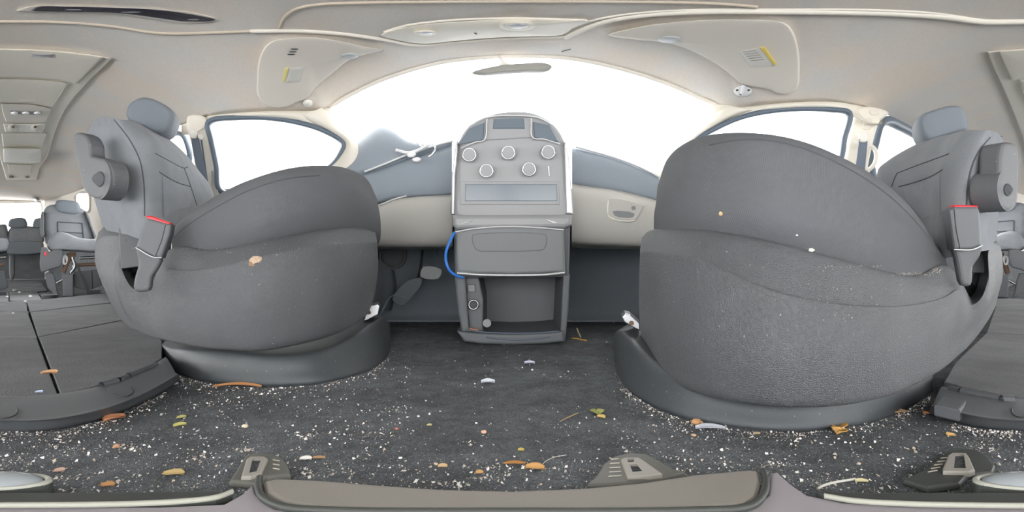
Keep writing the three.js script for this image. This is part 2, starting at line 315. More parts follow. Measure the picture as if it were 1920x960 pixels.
wallPiece('roof_rail', 1765, 1866, (px) => edgeAt(px).y - 0.06, null, M.liningPlain, wallR);
wallPiece('lower_shade_trim', 1765, 2070, 0, 0.5, M.lowShadeTrim, wallR, 24);
wallPiece('door_sill', 1295, 1765, 0, (px) => P(px, px > 1600 ? 345 : 335, edgeD(px)).y, M.dashLow, wallR, 30);
const wallRear = structure('wall_rear', V(0, 0, 0), 'tailgate wall beneath the rear window', 'wall');
wallPiece('tailgate_panel', -150, 92, 0, atV(441), M.liningPlain, wallRear, 8);
{ // added wall behind the camera: low sill and tall panes let in light
  const wb = structure('added_wall_back', V(0, 0, 0), 'added window wall behind the viewer letting in light', 'wall');
  const e0 = edgeAt(2070), e1 = edgeAt(-150), pts = [[e0.x, -e0.z], ...BACK.map(([x, d]) => [x, d]), [e1.x, -e1.z]];
  for (let i = 0; i < pts.length - 1; i++) {
    const [x0, d0] = pts[i], [x1, d1] = pts[i + 1], len = Math.hypot(x1 - x0, d1 - d0), a = Math.atan2(d1 - d0, x1 - x0);
    const put = (name, g, m) => { g.rotateY(a); g.translate((x0 + x1) / 2, 0, -(d0 + d1) / 2); part(name, g, m, wb); };
    put('sill', box(-len / 2, len / 2, 0, 0.15, -0.04, 0.04), M.dashLow);
    put('header', box(-len / 2, len / 2, 1.36, 1.5, -0.04, 0.04), M.liningPlain);
    put('post', box(-len / 2, -len / 2 + 0.12, 0.15, 1.36, -0.04, 0.04), M.liningPlain);
    put('pane', box(-len / 2 + 0.12, len / 2, 0.15, 1.36, -0.003, 0.003), M.pane);
  }
}
// windows: a pane, a rubber seal and a pale inner seal round it
let windowNo = 0;
function windowOf(label, pts, rOut, sealMat = M.rubber, inner = M.silver) {
  const w = structure('window_' + ++windowNo, V(0, 0, 0), label, 'window');
  const loop = curve(pts, pts.length * 6, true).slice(0, -1), c = V(0, 0, 0); loop.forEach((p) => c.addScaledVector(p, 1 / loop.length));
  const pos = [c.x, c.y, c.z], idx = []; loop.forEach((p, i) => { pos.push(p.x, p.y, p.z); idx.push(0, i + 1, ((i + 1) % loop.length) + 1); });
  const g = new THREE.BufferGeometry(); g.setAttribute('position', new THREE.Float32BufferAttribute(pos, 3)); g.setIndex(idx); g.computeVertexNormals();
  part('pane', g, M.pane, w);
  if (rOut) { part('rubber_seal', tube(pts.map((p) => p.clone().multiplyScalar(0.995).setY(p.y)), rOut, 160, true, 10), sealMat, w);
    part('inner_seal', tube(pts.map((p) => { const q = p.clone().lerp(c, 0.035); return q.multiplyScalar(1.002); }), rOut * 0.55, 160, true, 8), inner, w); }
  return w;
}
const winL = [[389, 234], [398, 226], [440, 222], [500, 222], [560, 231], [610, 247], [645, 270], [638, 292], [622, 312], [560, 350], [480, 368], [413, 358], [405, 310], [395, 262]].map(([x, y]) => P(x, y, 3.02 + (y - 222) * 0.0004));
const winR = [[1593, 214], [1560, 207], [1500, 205], [1440, 210], [1390, 221], [1345, 240], [1300, 268], [1285, 300], [1400, 332], [1500, 326], [1572, 306], [1584, 260]].map(([x, y]) => P(x, y, 2.98 + (y - 205) * 0.0004));
windowOf('driver door window, glaring white daylight outside', winL, 0.014);
windowOf('passenger door window, glaring white daylight outside', winR, 0.014);
windowOf('sliding door window behind the driver seat', [[296, 268], [325, 252], [343, 255], [351, 270], [356, 292], [352, 310], [320, 318], [285, 318], [270, 295]].map(([x, y]) => P(x, y, edgeD(x) * 1.0)), 0.016);
windowOf('sliding door window behind the passenger seat', [[1648, 236], [1660, 228], [1690, 239], [1735, 266], [1770, 296], [1760, 330], [1700, 340], [1636, 338], [1630, 310], [1638, 270]].map(([x, y]) => P(x, y, edgeD(x))), 0.03, M.rubber, M.rubber);
windowOf('small quarter window beside the second row seat', [[143, 388], [140, 372], [152, 359], [168, 368], [168, 392], [155, 395]].map(([x, y]) => P(x, y, edgeD(x) * 0.995)), 0.012, M.liningPlain, M.liningPlain);
windowOf('wide rear tailgate window with white glare', [[-120, 380], [-20, 379], [40, 379], [78, 380], [82, 400], [80, 441], [0, 442], [-120, 442]].map(([x, y]) => P(x, y, 10.35)), 0.03, M.liningPlain, M.liningPlain);
for (const [a, b, label] of [[196, 300, 'added long side window hidden behind the driver seat back'], [1765, 1866, 'added long side window hidden behind the passenger seat back']]) {  // unseen windows added to brighten the roof over the rear
  const w = structure('window_' + ++windowNo, V(0, 0, 0), label, 'window'), xs = [0, 1, 2, 3, 4, 5, 6].map((i) => lerp(a, b, i / 6));
  part('pane', loft([xs.map((x) => { const e = edgeAt(x); return V(e.x, 0.62, e.z); }), xs.map((x) => { const e = edgeAt(x); return V(e.x, e.y - 0.06, e.z); })], { nu: 12, nv: 1, closed: false }), M.pane, w);
}
{ // windscreen
  const w = structure('window_' + ++windowNo, V(0, 0, 0), 'wide windscreen blown out to white', 'window');
  const xs = [612, 660, 700, 760, 830, 900, 960, 1060, 1150, 1250, 1330, 1358];
  part('pane', loft([xs.map((x) => edgeAt(x)), xs.map((x) => P(x, 240, 3.3 + 0.0)), xs.map((x) => P(x, 320, 3.55))], { nu: 40, nv: 4, closed: false }), M.pane, w);
}
{ // pillars and door headers
  const a = structure('trim_1', V(0, 0, 0), 'pale driver side windscreen pillar', 'pillar');
  const pil = (L, Rr, d, parent, m) => part('pillar_cover', loft([L.map(([x, y]) => P(x, y, d)), L.map(([x, y], i) => P((x + Rr[i][0]) / 2, (y + Rr[i][1]) / 2, d - 0.03)), Rr.map(([x, y]) => P(x, y, d)), Rr.map(([x, y]) => P(x, y, d + 0.1)), L.map(([x, y]) => P(x, y, d + 0.1))], { nu: 24, nv: 4 }), m, parent);
  pil([[560, 220], [590, 232], [620, 248], [648, 270], [634, 300], [600, 330]], [[600, 203], [616, 216], [640, 240], [664, 264], [672, 290], [672, 330]], 3.02, a, M.cream);
  const b = structure('trim_2', V(0, 0, 0), 'pale passenger side windscreen pillar', 'pillar');
  pil([[1366, 200], [1348, 212], [1312, 240], [1274, 275], [1242, 306], [1225, 340]], [[1420, 207], [1382, 216], [1343, 236], [1302, 264], [1280, 300], [1270, 340]], 3.0, b, M.cream);
  // headers over the doors
  const h = (pxs, yo, d, name, label) => { const t = structure(name, V(0, 0, 0), label, 'trim'); part('header_trim', loft([pxs.map((x) => edgeAt(x)), pxs.map((x, i) => P(x, (edgeV(x) + yo[i]) / 2, edgeD(x) - 0.012)), pxs.map((x, i) => P(x, yo[i], d(x))), pxs.map((x, i) => P(x, yo[i], d(x) + 0.1)), pxs.map((x) => edgeAt(x).multiplyScalar(1.03))], { nu: 30, nv: 3 }), M.cream, t); };
  h([340, 365, 389, 420, 470, 530, 580, 620], [252, 250, 234, 223, 221, 225, 236, 252], () => 3.03, 'trim_3', 'pale header above the driver door window');
  h([1340, 1390, 1440, 1500, 1560, 1593, 1630, 1655], [243, 221, 210, 205, 207, 214, 232, 232], () => 3.0, 'trim_4', 'pale header above the passenger door window');
  // posts between front and sliding doors
  const pl = plane(375, 3.05, 18), c = structure('trim_5', V(0, 0, 0), 'pale door post beside the driver door window', 'pillar');
  part('post_cover', slab(pl, [[352, 216], [384, 218], [391, 236], [402, 290], [409, 345], [412, 380], [378, 380], [366, 318], [356, 262], [349, 238]], 0, 0.1, 0.015, 3), M.cream, c);
  part('post_line', slab(pl, [[376, 262], [379, 262], [391, 350], [388, 350]], -0.004, 0.012, 0.001), M.rubber, c);
  const pr = plane(1615, 3.08, -20), e = structure('trim_6', V(0, 0, 0), 'pale door post beside the passenger door window', 'pillar');
  part('post_cover', slab(pr, [[1602, 212], [1612, 201], [1640, 200], [1668, 211], [1652, 224], [1645, 240], [1636, 275], [1629, 310], [1624, 345], [1578, 345], [1584, 300], [1592, 256]], 0, 0.1, 0.015, 3), M.cream, e);
  part('airbag_cover', slab(pr, [[1632, 206], [1647, 207], [1648, 214], [1638, 216], [1631, 212]], -0.006, 0.02, 0.004, 3), M.liningPlain, e);
  part('height_adjuster', slab(pr, [[1623, 223], [1632, 222], [1636, 226], [1632, 242], [1618, 241], [1620, 230]], -0.008, 0.02, 0.005, 3), M.liningPlain, e);
}
// belts on the posts
{
  const pl = plane(366, 2.98, 18), b = thing('seat_belt', 'grey seat belt hanging from the door post behind the driver seat', 'seat belt', pl.at(366, 330, 0));
  part('webbing', slab(pl, [[358, 258], [373, 258], [391, 350], [378, 350], [364, 295]], 0.01, 0.006, 0.001), M.belt, b);
  part('anchor_cover', slab(pl, [[356, 245], [364, 242], [368, 246], [368, 258], [356, 258]], -0.01, 0.03, 0.008, 3), M.creamPale, b);
  part('anchor_bolt', rod(pl.at(376, 256, 0.02), pl.at(376, 256, -0.025), 0.013), M.creamPale, b);
  const pr = plane(1612, 2.98, -20), c = thing('seat_belt', 'grey seat belt on the post beside the cream grab handle', 'seat belt', pr.at(1612, 330, 0));
  part('webbing', slab(pr, [[1611, 264], [1627, 264], [1621, 330], [1602, 330]], 0.01, 0.006, 0.001), M.belt, c);
  part('anchor_cover', slab(pr, [[1614, 249], [1622, 246], [1628, 250], [1626, 265], [1612, 265]], -0.012, 0.03, 0.008, 3), M.creamPale, c);
  part('anchor_bolt', rod(pr.at(1605, 264, 0.02), pr.at(1605, 264, -0.025), 0.013), M.creamPale, c);
  const hp = plane(1640, 3.0, -20), hd = thing('grab_handle', 'curved cream grab handle on the passenger side post', 'handle', hp.at(1630, 318));
  part('grip', tube([[1626, 273], [1633, 274], [1640, 280], [1643, 292], [1640, 306], [1633, 315], [1625, 321]].map(([x, y]) => hp.at(x, y)), 0.011, 40, false, 12), M.cream, hd);
  part('end_cap', rod(hp.at(1626, 273, -0.01), hp.at(1626, 273, 0.06), 0.016), M.cream, hd);
  part('end_cap', rod(hp.at(1625, 321, -0.01), hp.at(1625, 321, 0.06), 0.016), M.cream, hd);
}

// ------------------------------------------------------------------ things on the roof lining
// a piece that follows the lining: outline sighted on the roof, thickness at rim and middle
function roofPiece(pts, rim, mid, { n = 64, rings = 8, smooth = true, base = -0.01 } = {}) {
  const o = smooth ? spaced(pts.map(([x, y]) => V(x, y, 0)), n, true).slice(0, -1) : (() => { const q = [], m = Math.ceil(n / pts.length); pts.forEach((p, i) => { const b = pts[(i + 1) % pts.length]; for (let k = 0; k < m; k++) q.push(V(lerp(p[0], b[0], k / m), lerp(p[1], b[1], k / m), 0)); }); return q; })();
  const c = V(0, 0, 0); o.forEach((p) => c.addScaledVector(p, 1 / o.length));
  const lay = [[1, base], [1, rim * 0.6], [0.985, rim * 0.9], [0.965, rim]]; for (let k = 1; k <= rings; k++) { const t = 1 - k / rings; lay.push([0.965 * t, rim + (mid - rim) * (1 - t * t)]); }
  const pos = [], uv = [], idx = [], q = o.length + 1;
  for (const [s, off] of lay) for (let i = 0; i <= o.length; i++) { const p = o[i % o.length], w = R(lerp(c.x, p.x, s), lerp(c.y, p.y, s), off); pos.push(w.x, w.y, w.z); uv.push(w.x, w.z); }
  for (let k = 0; k < lay.length - 1; k++) for (let i = 0; i < o.length; i++) { const a = k * q + i; idx.push(a, a + 1, a + q, a + 1, a + q + 1, a + q); }
  const g = new THREE.BufferGeometry(); g.setAttribute('position', new THREE.Float32BufferAttribute(pos, 3)); g.setAttribute('uv', new THREE.Float32BufferAttribute(uv, 2)); g.setIndex(idx); g.computeVertexNormals(); return g;
}
const oval = (x, y, a, b, n = 14, t = 0) => Array.from({ length: n }, (_, i) => { const f = (i / n) * Math.PI * 2, p = Math.cos(f) * a, q = Math.sin(f) * b; return [x + p * Math.cos(t) - q * Math.sin(t), y + p * Math.sin(t) + q * Math.cos(t)]; });
{
  const v = thing('sun_visor', 'beige sun visor above the driver window with faded warning label', 'sun visor', R(540, 130));
  part('visor_panel', roofPiece([[482, 150], [484, 120], [492, 95], [508, 78], [540, 71], [590, 70], [640, 77], [690, 88], [720, 92], [690, 101], [655, 112], [620, 140], [590, 165], [575, 184], [555, 192], [540, 200], [515, 203], [492, 192], [482, 175]], 0.03, 0.042), M.liningPlain, v);
  part('warning_label', roofPiece([[543, 128], [572, 124], [562, 153], [535, 155]], 0.043, 0.044, { smooth: false, rings: 2, base: 0.01 }), S({ color: 0xc9c8c2, roughness: 0.6 }), v, 'pale printed label');
  part('yellow_band', roofPiece([[533, 128], [542, 126], [535, 154], [529, 153]], 0.043, 0.044, { smooth: false, rings: 2, base: 0.01 }), S({ color: 0xd8cf8a, roughness: 0.6 }), v, 'yellow label band');
  for (let i = 0; i < 3; i++) part('vent_slot', roofPiece(oval(552 - i * 3, 92 + i * 5, 8, 1.3), 0.042, 0.044, { n: 16, rings: 2, base: 0.01 }), M.thread, v);
  part('hinge_clip', roofPiece(oval(655, 105, 16, 6), 0.044, 0.052, { n: 24, rings: 3 }), M.lens, v);
  part('pivot', roofPiece(oval(577, 194, 9, 7), 0.02, 0.03, { n: 24, rings: 3 }), M.creamPale, v);
}
{
  const v = thing('sun_visor', 'beige sun visor above the passenger window with clear yellow-banded label', 'sun visor', R(1400, 120));
  const vp = part('visor_panel', roofPiece([[1138, 65], [1170, 56], [1220, 46], [1300, 38], [1380, 36], [1450, 38], [1475, 44], [1490, 65], [1498, 100], [1499, 140], [1496, 165], [1480, 176], [1462, 177], [1445, 168], [1420, 164], [1392, 158], [1365, 135], [1330, 112], [1290, 92], [1250, 80], [1190, 74]], 0.03, 0.042), M.liningPlain, v);
  part('warning_label', roofPiece([[1383, 96], [1425, 89], [1456, 123], [1410, 127]], 0.043, 0.044, { smooth: false, rings: 2, base: 0.01 }), S({ color: 0xcfccc6, roughness: 0.6 }), v, 'pale printed label');
  part('yellow_band', roofPiece([[1424, 88], [1434, 89], [1456, 120], [1452, 124]], 0.045, 0.046, { smooth: false, rings: 2, base: 0.01 }), S({ color: 0xdcc55c, roughness: 0.6 }), v, 'yellow label band');
  for (let i = 0; i < 5; i++) { const y = 97 + i * 4.2, x = 1392 + i * 3.6; part('print_line', roofPiece([[x, y], [x + 26, y - 3], [x + 27, y - 2], [x + 1, y + 1.2]], 0.0455, 0.046, { smooth: false, rings: 1, n: 8, base: 0.02 }), S({ color: 0x9d9a96, roughness: 0.7 }), v); }
  part('hinge_clip', roofPiece(oval(1255, 74, 22, 7), 0.044, 0.052, { n: 24, rings: 3 }), M.lens, v);
  
  const d = part('pivot', roofPiece(oval(1393, 171, 17, 10), 0.014, 0.02, { n: 32, rings: 4 }), M.white, v, 'round white pivot with three screws');
  for (const [x, y] of [[1382, 169], [1404, 169], [1389, 177]]) part('screw', roofPiece(oval(x, y, 2.6, 1.6), 0.021, 0.022, { n: 12, rings: 1 }), M.black, d);
  part('pivot_arm', tube([R(1395, 158, 0.025), R(1393, 166, 0.03), R(1391, 175, 0.03)], 0.009, 12), M.white, d);
}
{ // front overhead console with map lamps
  const c = thing('overhead_console', 'pale overhead console with map lamps above the windscreen', 'console', R(900, 60));
  part('console_body', roofPiece([[712, 66], [745, 54], [800, 45], [880, 39], [980, 36], [1060, 38], [1110, 39], [1075, 52], [1055, 65], [1000, 68], [920, 71], [850, 77], [790, 82], [745, 75]], 0.012, 0.024), M.cream, c);
  for (const [x, y, a, b] of [[969, 49, 34, 9], [797, 62, 22, 5.5]]) { part('lamp_bezel', roofPiece(oval(x, y, a, b, 18), 0.028, 0.034, { n: 36, rings: 3 }), M.cream, c); part('lamp_lens', roofPiece(oval(x + 2, y, a * 0.55, b * 0.55, 18), 0.036, 0.04, { n: 30, rings: 3 }), M.lens, c); }
  part('latch_mark', roofPiece([[888, 62], [892, 63], [895, 65], [891, 64]], 0.026, 0.027, { n: 8, rings: 1, smooth: false }), M.thread, c);
  solo('hair_strand', tube([R(1053, 97, 0.004), R(1060, 94.5, 0.006), R(1070, 92.5, 0.004)], 0.0022, 16), M.thread, 'thin dark strand stuck to the lining above the windscreen', 'strand');
}
{ // long dark slot in the roof
  const s = thing('roof_slot', 'long dark glossy slot in the roof above the driver seat', 'vent', R(230, 26));
  part('slot_rim', roofPiece([[30, 20], [60, 11.5], [130, 11], [210, 13], [300, 17], [370, 25], [412, 38], [350, 44], [300, 38], [230, 28], [150, 23], [60, 22]], 0.008, 0.01), M.lining, s);
  part('slot_glass', roofPiece([[56, 20], [68, 13], [130, 12.6], [200, 14], [290, 18], [360, 27], [408, 38], [352, 41], [305, 35], [240, 27], [160, 22.5], [90, 20.8]], 0.012, 0.014), S({ color: 0x33313a, roughness: 0.18 }), s, 'dark glossy glass');
  for (const [x, y, a] of [[138, 18.3, 16], [245, 23, 20], [362, 36.6, 12]]) part('slot_lens', roofPiece(oval(x, y, a, 1.5), 0.016, 0.018, { n: 20, rings: 2 }), S({ color: 0x6d7078, roughness: 0.2 }), s);
}
{ // rear overhead rail running down the cabin
  const c = thing('overhead_rail', 'cream overhead rail with storage bins running to the rear window', 'console', R(60, 200));
  const R4 = (name, pts, a, b, m, extra = {}) => part(name, roofPiece(pts, a, b, { smooth: false, rings: 3, ...extra }), m, c);
  R4('rail_body', [[-150, 92], [-60, 91], [0, 91], [60, 92], [120, 96], [170, 102], [210, 109], [196, 124], [170, 147], [140, 180], [120, 207], [108, 232], [98, 262], [88, 295], [74, 314], [68, 337], [12, 337], [4, 310], [-8, 270], [-30, 220], [-70, 170], [-120, 125]], 0.014, 0.016, M.cream, { n: 120 });
  R4('front_panel', [[-120, 94], [0, 93], [60, 94], [120, 98], [168, 104], [193, 108], [170, 130], [143, 156], [131, 154], [118, 150], [60, 146], [0, 145], [-110, 147]], 0.03, 0.034, M.cream, { n: 90 });
  R4('bin_door', [[-100, 150], [0, 148], [60, 149], [116, 153], [127, 156], [116, 174], [98, 200], [60, 193], [4, 192], [-40, 196]], 0.028, 0.032, M.cream, { n: 80 });
  R4('release_tab', [[36, 187], [66, 188], [68, 190], [37, 189.5]], 0.035, 0.037, M.creamPale, { n: 16 });
  part('catch_light', roofPiece([[58, 101], [100, 102], [98, 108], [57, 107]], 0.037, 0.038, { smooth: false, rings: 2, n: 24 }), S({ color: 0x9b9ca0, roughness: 0.25 }), c, 'small grey lens');
  R4('vent_panel', [[2, 194], [60, 196], [97, 203], [94, 214], [86, 230], [60, 231], [12, 230], [6, 215]], 0.03, 0.03, M.liningPlain, { n: 40 });
  R4('vent_slot', [[18, 207.5], [79, 209], [77, 215.5], [22, 214]], 0.034, 0.034, S({ color: 0x8b8a8a, roughness: 0.6 }), { n: 24 });
  for (const x of [27, 48, 70]) part('vent_knob', roofPiece(oval(x, 212, 7, 2.6), 0.042, 0.05, { n: 20, rings: 2 }), M.white, c);
  R4('lamp_panel', [[6, 232], [60, 233], [85, 232], [80, 248], [10, 247]], 0.032, 0.034, M.creamPale, { n: 40 });
  for (const x of [23, 67]) { part('lamp_bezel', roofPiece(oval(x, 240, 9, 6.5), 0.038, 0.042, { n: 24, rings: 2 }), M.cream, c); part('lamp_eye', roofPiece(oval(x + (x < 40 ? 1 : -1), 238, 3.2, 2.5), 0.045, 0.046, { n: 14, rings: 1 }), M.rust, c); }
  R4('middle_panel', [[3, 250], [88, 250], [78, 275], [6, 275]], 0.026, 0.028, M.cream, { n: 40 });
  R4('pale_lid', [[6, 278], [76, 279], [76, 304], [60, 306], [30, 305], [7, 304]], 0.06, 0.07, M.creamPale, { n: 48 });
  R4('rear_panel', [[14, 308], [60, 309], [57, 324], [17, 324]], 0.026, 0.028, M.cream, { n: 30 });
  for (const x of [21, 51]) part('rear_lamp', roofPiece(oval(x, 332, 4.5, 2), 0.03, 0.032, { n: 14, rings: 1 }), M.rust, c);
  // the same rail seen past the passenger seat
  const d = thing('overhead_rail', 'cream overhead rail end above the passenger seat back', 'console', R(1900, 150));
  const R5 = (name, pts, a, b, m, extra = {}) => part(name, roofPiece(pts, a, b, { smooth: false, rings: 3, ...extra }), m, d);
  R5('rail_body', [[1852, 97], [1872, 95], [1925, 91], [2010, 91], [2030, 140], [1990, 200], [1960, 260], [1940, 300], [1930, 330], [1928, 300], [1917, 255], [1905, 222], [1890, 185], [1875, 150], [1862, 124]], 0.014, 0.016, M.cream, { n: 100 });
  R5('front_panel', [[1874, 96], [1925, 93], [2000, 94], [1990, 148], [1925, 146], [1898, 150], [1886, 125]], 0.03, 0.034, M.cream, { n: 60 });
  R5('bin_door', [[1912, 149], [1990, 151], [1970, 205], [1931, 196], [1918, 172]], 0.028, 0.032, M.cream, { n: 50 });
}
{ // rear view mirror and coat hook
  const pl = plane(960, 2.8, 0), m = thing('rear_view_mirror', 'pale rear view mirror hanging at the top of the windscreen', 'mirror', pl.at(945, 130));
  part('mirror_body', puff(pl, [[884, 134], [930, 122], [985, 117], [1025, 116.5], [1036, 122], [1028, 130], [990, 132], [940, 135], [900, 138]], 0, 0.05, {}), S({ color: 0x8f8f88, roughness: 0.5 }), m);
  part('stalk', tube([pl.at(946, 122, 0.03), pl.at(942, 115, 0.06), pl.at(934, 104, 0.1)], 0.008, 16), M.creamPale, m);
  part('mount', puff(pl, [[936, 121], [944, 113], [954, 117], [956, 124], [944, 127]], 0.03, 0.05), M.creamPale, m);
  solo('coat_hook', roofPiece(oval(68, 374, 6, 4), 0.08, 0.12, { n: 20, rings: 2 }), M.rubber, 'small grey hook in the lining above the rear window', 'hook');
}

// ------------------------------------------------------------------ dashboard
{
  let t = thing('dashboard', 'passenger half of the grey two-tone dashboard with glove box latch', 'dashboard', V(0.7, 0.4, -3));
  const r = (pts, d) => pts.map(([x, y]) => P(x, y, d));
  // passenger side
  part('upper_pad', loft([
    r([[1072, 268], [1090, 271], [1135, 279], [1200, 299], [1250, 316], [1285, 333]], 3.45),
    r([[1072, 276], [1090, 279], [1150, 295], [1195, 312], [1245, 336], [1285, 360]], 3.0),
    r([[1072, 290], [1090, 294], [1150, 309], [1195, 326], [1245, 350], [1285, 378]], 2.965),
    r([[1072, 335], [1090, 340], [1150, 350], [1195, 360], [1245, 374], [1285, 390]], 2.96),
    r([[1072, 350], [1090, 353], [1150, 361], [1195, 370], [1245, 384], [1285, 400]], 3.0),
    r([[1072, 350], [1090, 353], [1150, 361], [1195, 370], [1245, 384], [1285, 400]], 3.5)], { nu: 30, nv: 5 }), M.dashTop, t);
  part('pad_edge_strip', tube(r([[1080, 275], [1110, 283], [1152, 295], [1197, 312], [1245, 336], [1300, 360]], 2.985), 0.006, 40), M.silver, t, 'bright edge strip');
  const low = part('lower_panel', loft([
    r([[1072, 345], [1090, 348], [1150, 356], [1195, 366], [1245, 380], [1285, 396]], 3.02),
    r([[1072, 352], [1090, 356], [1150, 363], [1195, 373], [1245, 387], [1285, 402]], 2.93),
    r([[1072, 405], [1090, 408], [1150, 412], [1195, 415], [1245, 420], [1285, 418]], 2.9),
    r([[1072, 450], [1090, 452], [1150, 455], [1195, 457], [1245, 460], [1285, 450]], 2.93),
    r([[1072, 458], [1090, 460], [1150, 462], [1195, 463], [1245, 466], [1285, 456]], 3.05),
    r([[1072, 456], [1090, 458], [1150, 460], [1195, 461], [1245, 464], [1285, 454]], 3.5)], { nu: 30, nv: 5 }), M.dashLow, t, 'pale lower panel');
  const gp = plane(1170, 2.9, -8);
  const gd = part('glove_box_latch', slab(gp, [[1140, 376], [1150, 371], [1200, 382], [1205, 386], [1200, 400], [1190, 413], [1175, 414], [1146, 410], [1140, 404]], -0.006, 0.03, 0.006, 3), M.dashLow, t);
  part('latch_recess', slab(gp, [[1146, 396], [1190, 400], [1186, 408], [1150, 404]], -0.007, 0.012, 0.004, 3), M.consoleGrey, gd);
  part('lock', rod(gp.at(1188, 390, 0), gp.at(1188, 390, -0.012), 0.011, 18), M.consoleGrey, gd);
  part('latch_rim', tube([[1140, 376], [1139, 392], [1141, 405], [1150, 411], [1175, 415], [1190, 414]].map(([x, y]) => gp.at(x, y, -0.008)), 0.004, 40), M.creamPale, gd);
  t = thing('dashboard', 'driver half of the grey two-tone dashboard with humped binnacle and stalks', 'dashboard', V(-0.7, 0.4, -3));
  // driver side: binnacle hood, pad and lower panel
  part('binnacle_hood', loft([
    r([[640, 300], [662, 276], [690, 246], [714, 228], [736, 236], [756, 254], [800, 262], [848, 266]], 3.4),
    r([[634, 312], [658, 290], [690, 258], [716, 242], [740, 246], [760, 262], [800, 270], [848, 270]], 3.05),
    r([[634, 330], [668, 318], [700, 312], [730, 304], [765, 291], [800, 280], [830, 272], [848, 264]], 2.98),
    r([[634, 345], [668, 334], [700, 326], [730, 316], [765, 303], [800, 292], [830, 284], [848, 276]], 3.02),
    r([[634, 345], [668, 334], [700, 326], [730, 316], [765, 303], [800, 292], [830, 284], [848, 276]], 3.5)], { nu: 40, nv: 5 }), M.dashTop, t);
  part('pad_edge_strip', tube(r([[684, 322], [720, 308], [765, 290], [800, 278], [832, 268], [850, 264]], 2.965), 0.006, 40), M.silver, t, 'bright edge strip');
  part('upper_pad', loft([
    r([[640, 340], [700, 322], [765, 299], [810, 284], [848, 270]], 3.05),
    r([[640, 345], [700, 328], [765, 305], [810, 292], [848, 282]], 2.97),
    r([[640, 380], [700, 374], [740, 366], [800, 362], [848, 360]], 2.96),
    r([[640, 392], [700, 386], [740, 376], [800, 370], [848, 368]], 3.02),
    r([[640, 392], [700, 386], [740, 376], [800, 370], [848, 368]], 3.5)], { nu: 24, nv: 5 }), M.dashTop, t);
  part('lower_panel', loft([
    r([[640, 392], [700, 386], [740, 374], [800, 368], [848, 366]], 3.0),
    r([[640, 398], [700, 390], [745, 378], [800, 374], [848, 372]], 2.93),
    r([[640, 425], [700, 422], [745, 418], [800, 416], [848, 415]], 2.91),
    r([[640, 455], [700, 456], [745, 457], [800, 457], [848, 457]], 2.95),
    r([[640, 462], [700, 463], [745, 464], [800, 464], [848, 464]], 3.1),
    r([[640, 460], [700, 461], [745, 462], [800, 462], [848, 462]], 3.5)], { nu: 24, nv: 5 }), M.dashLow, t, 'pale lower panel');
  part('column_strip', tube(r([[712, 385], [735, 375], [762, 367]], 2.93), 0.005, 20), M.silver, t);
  // column stalk and wiper stalk
  part('stalk', tube(r([[742, 282], [765, 287], [782, 283], [802, 273]], 2.9), 0.009, 30), M.silver, t, 'pale column stalk');
  part('stalk_knob', puff(plane(770, 2.88, 8), [[762, 289], [772, 284], [780, 287], [776, 293], [766, 294]], 0, 0.03), M.white, t);
  part('stalk_knob', puff(plane(780, 2.88, 8), [[772, 298], [782, 294], [790, 298], [784, 303], [774, 302]], 0, 0.03), M.white, t);
  part('stalk', tube(r([[782, 268], [790, 275], [794, 280]], 2.92), 0.004, 16), M.silver, t);
  part('shift_lever', tube(r([[813, 270], [816, 280], [810, 290], [804, 294]], 2.9), 0.006, 20), M.chrome, t);
}
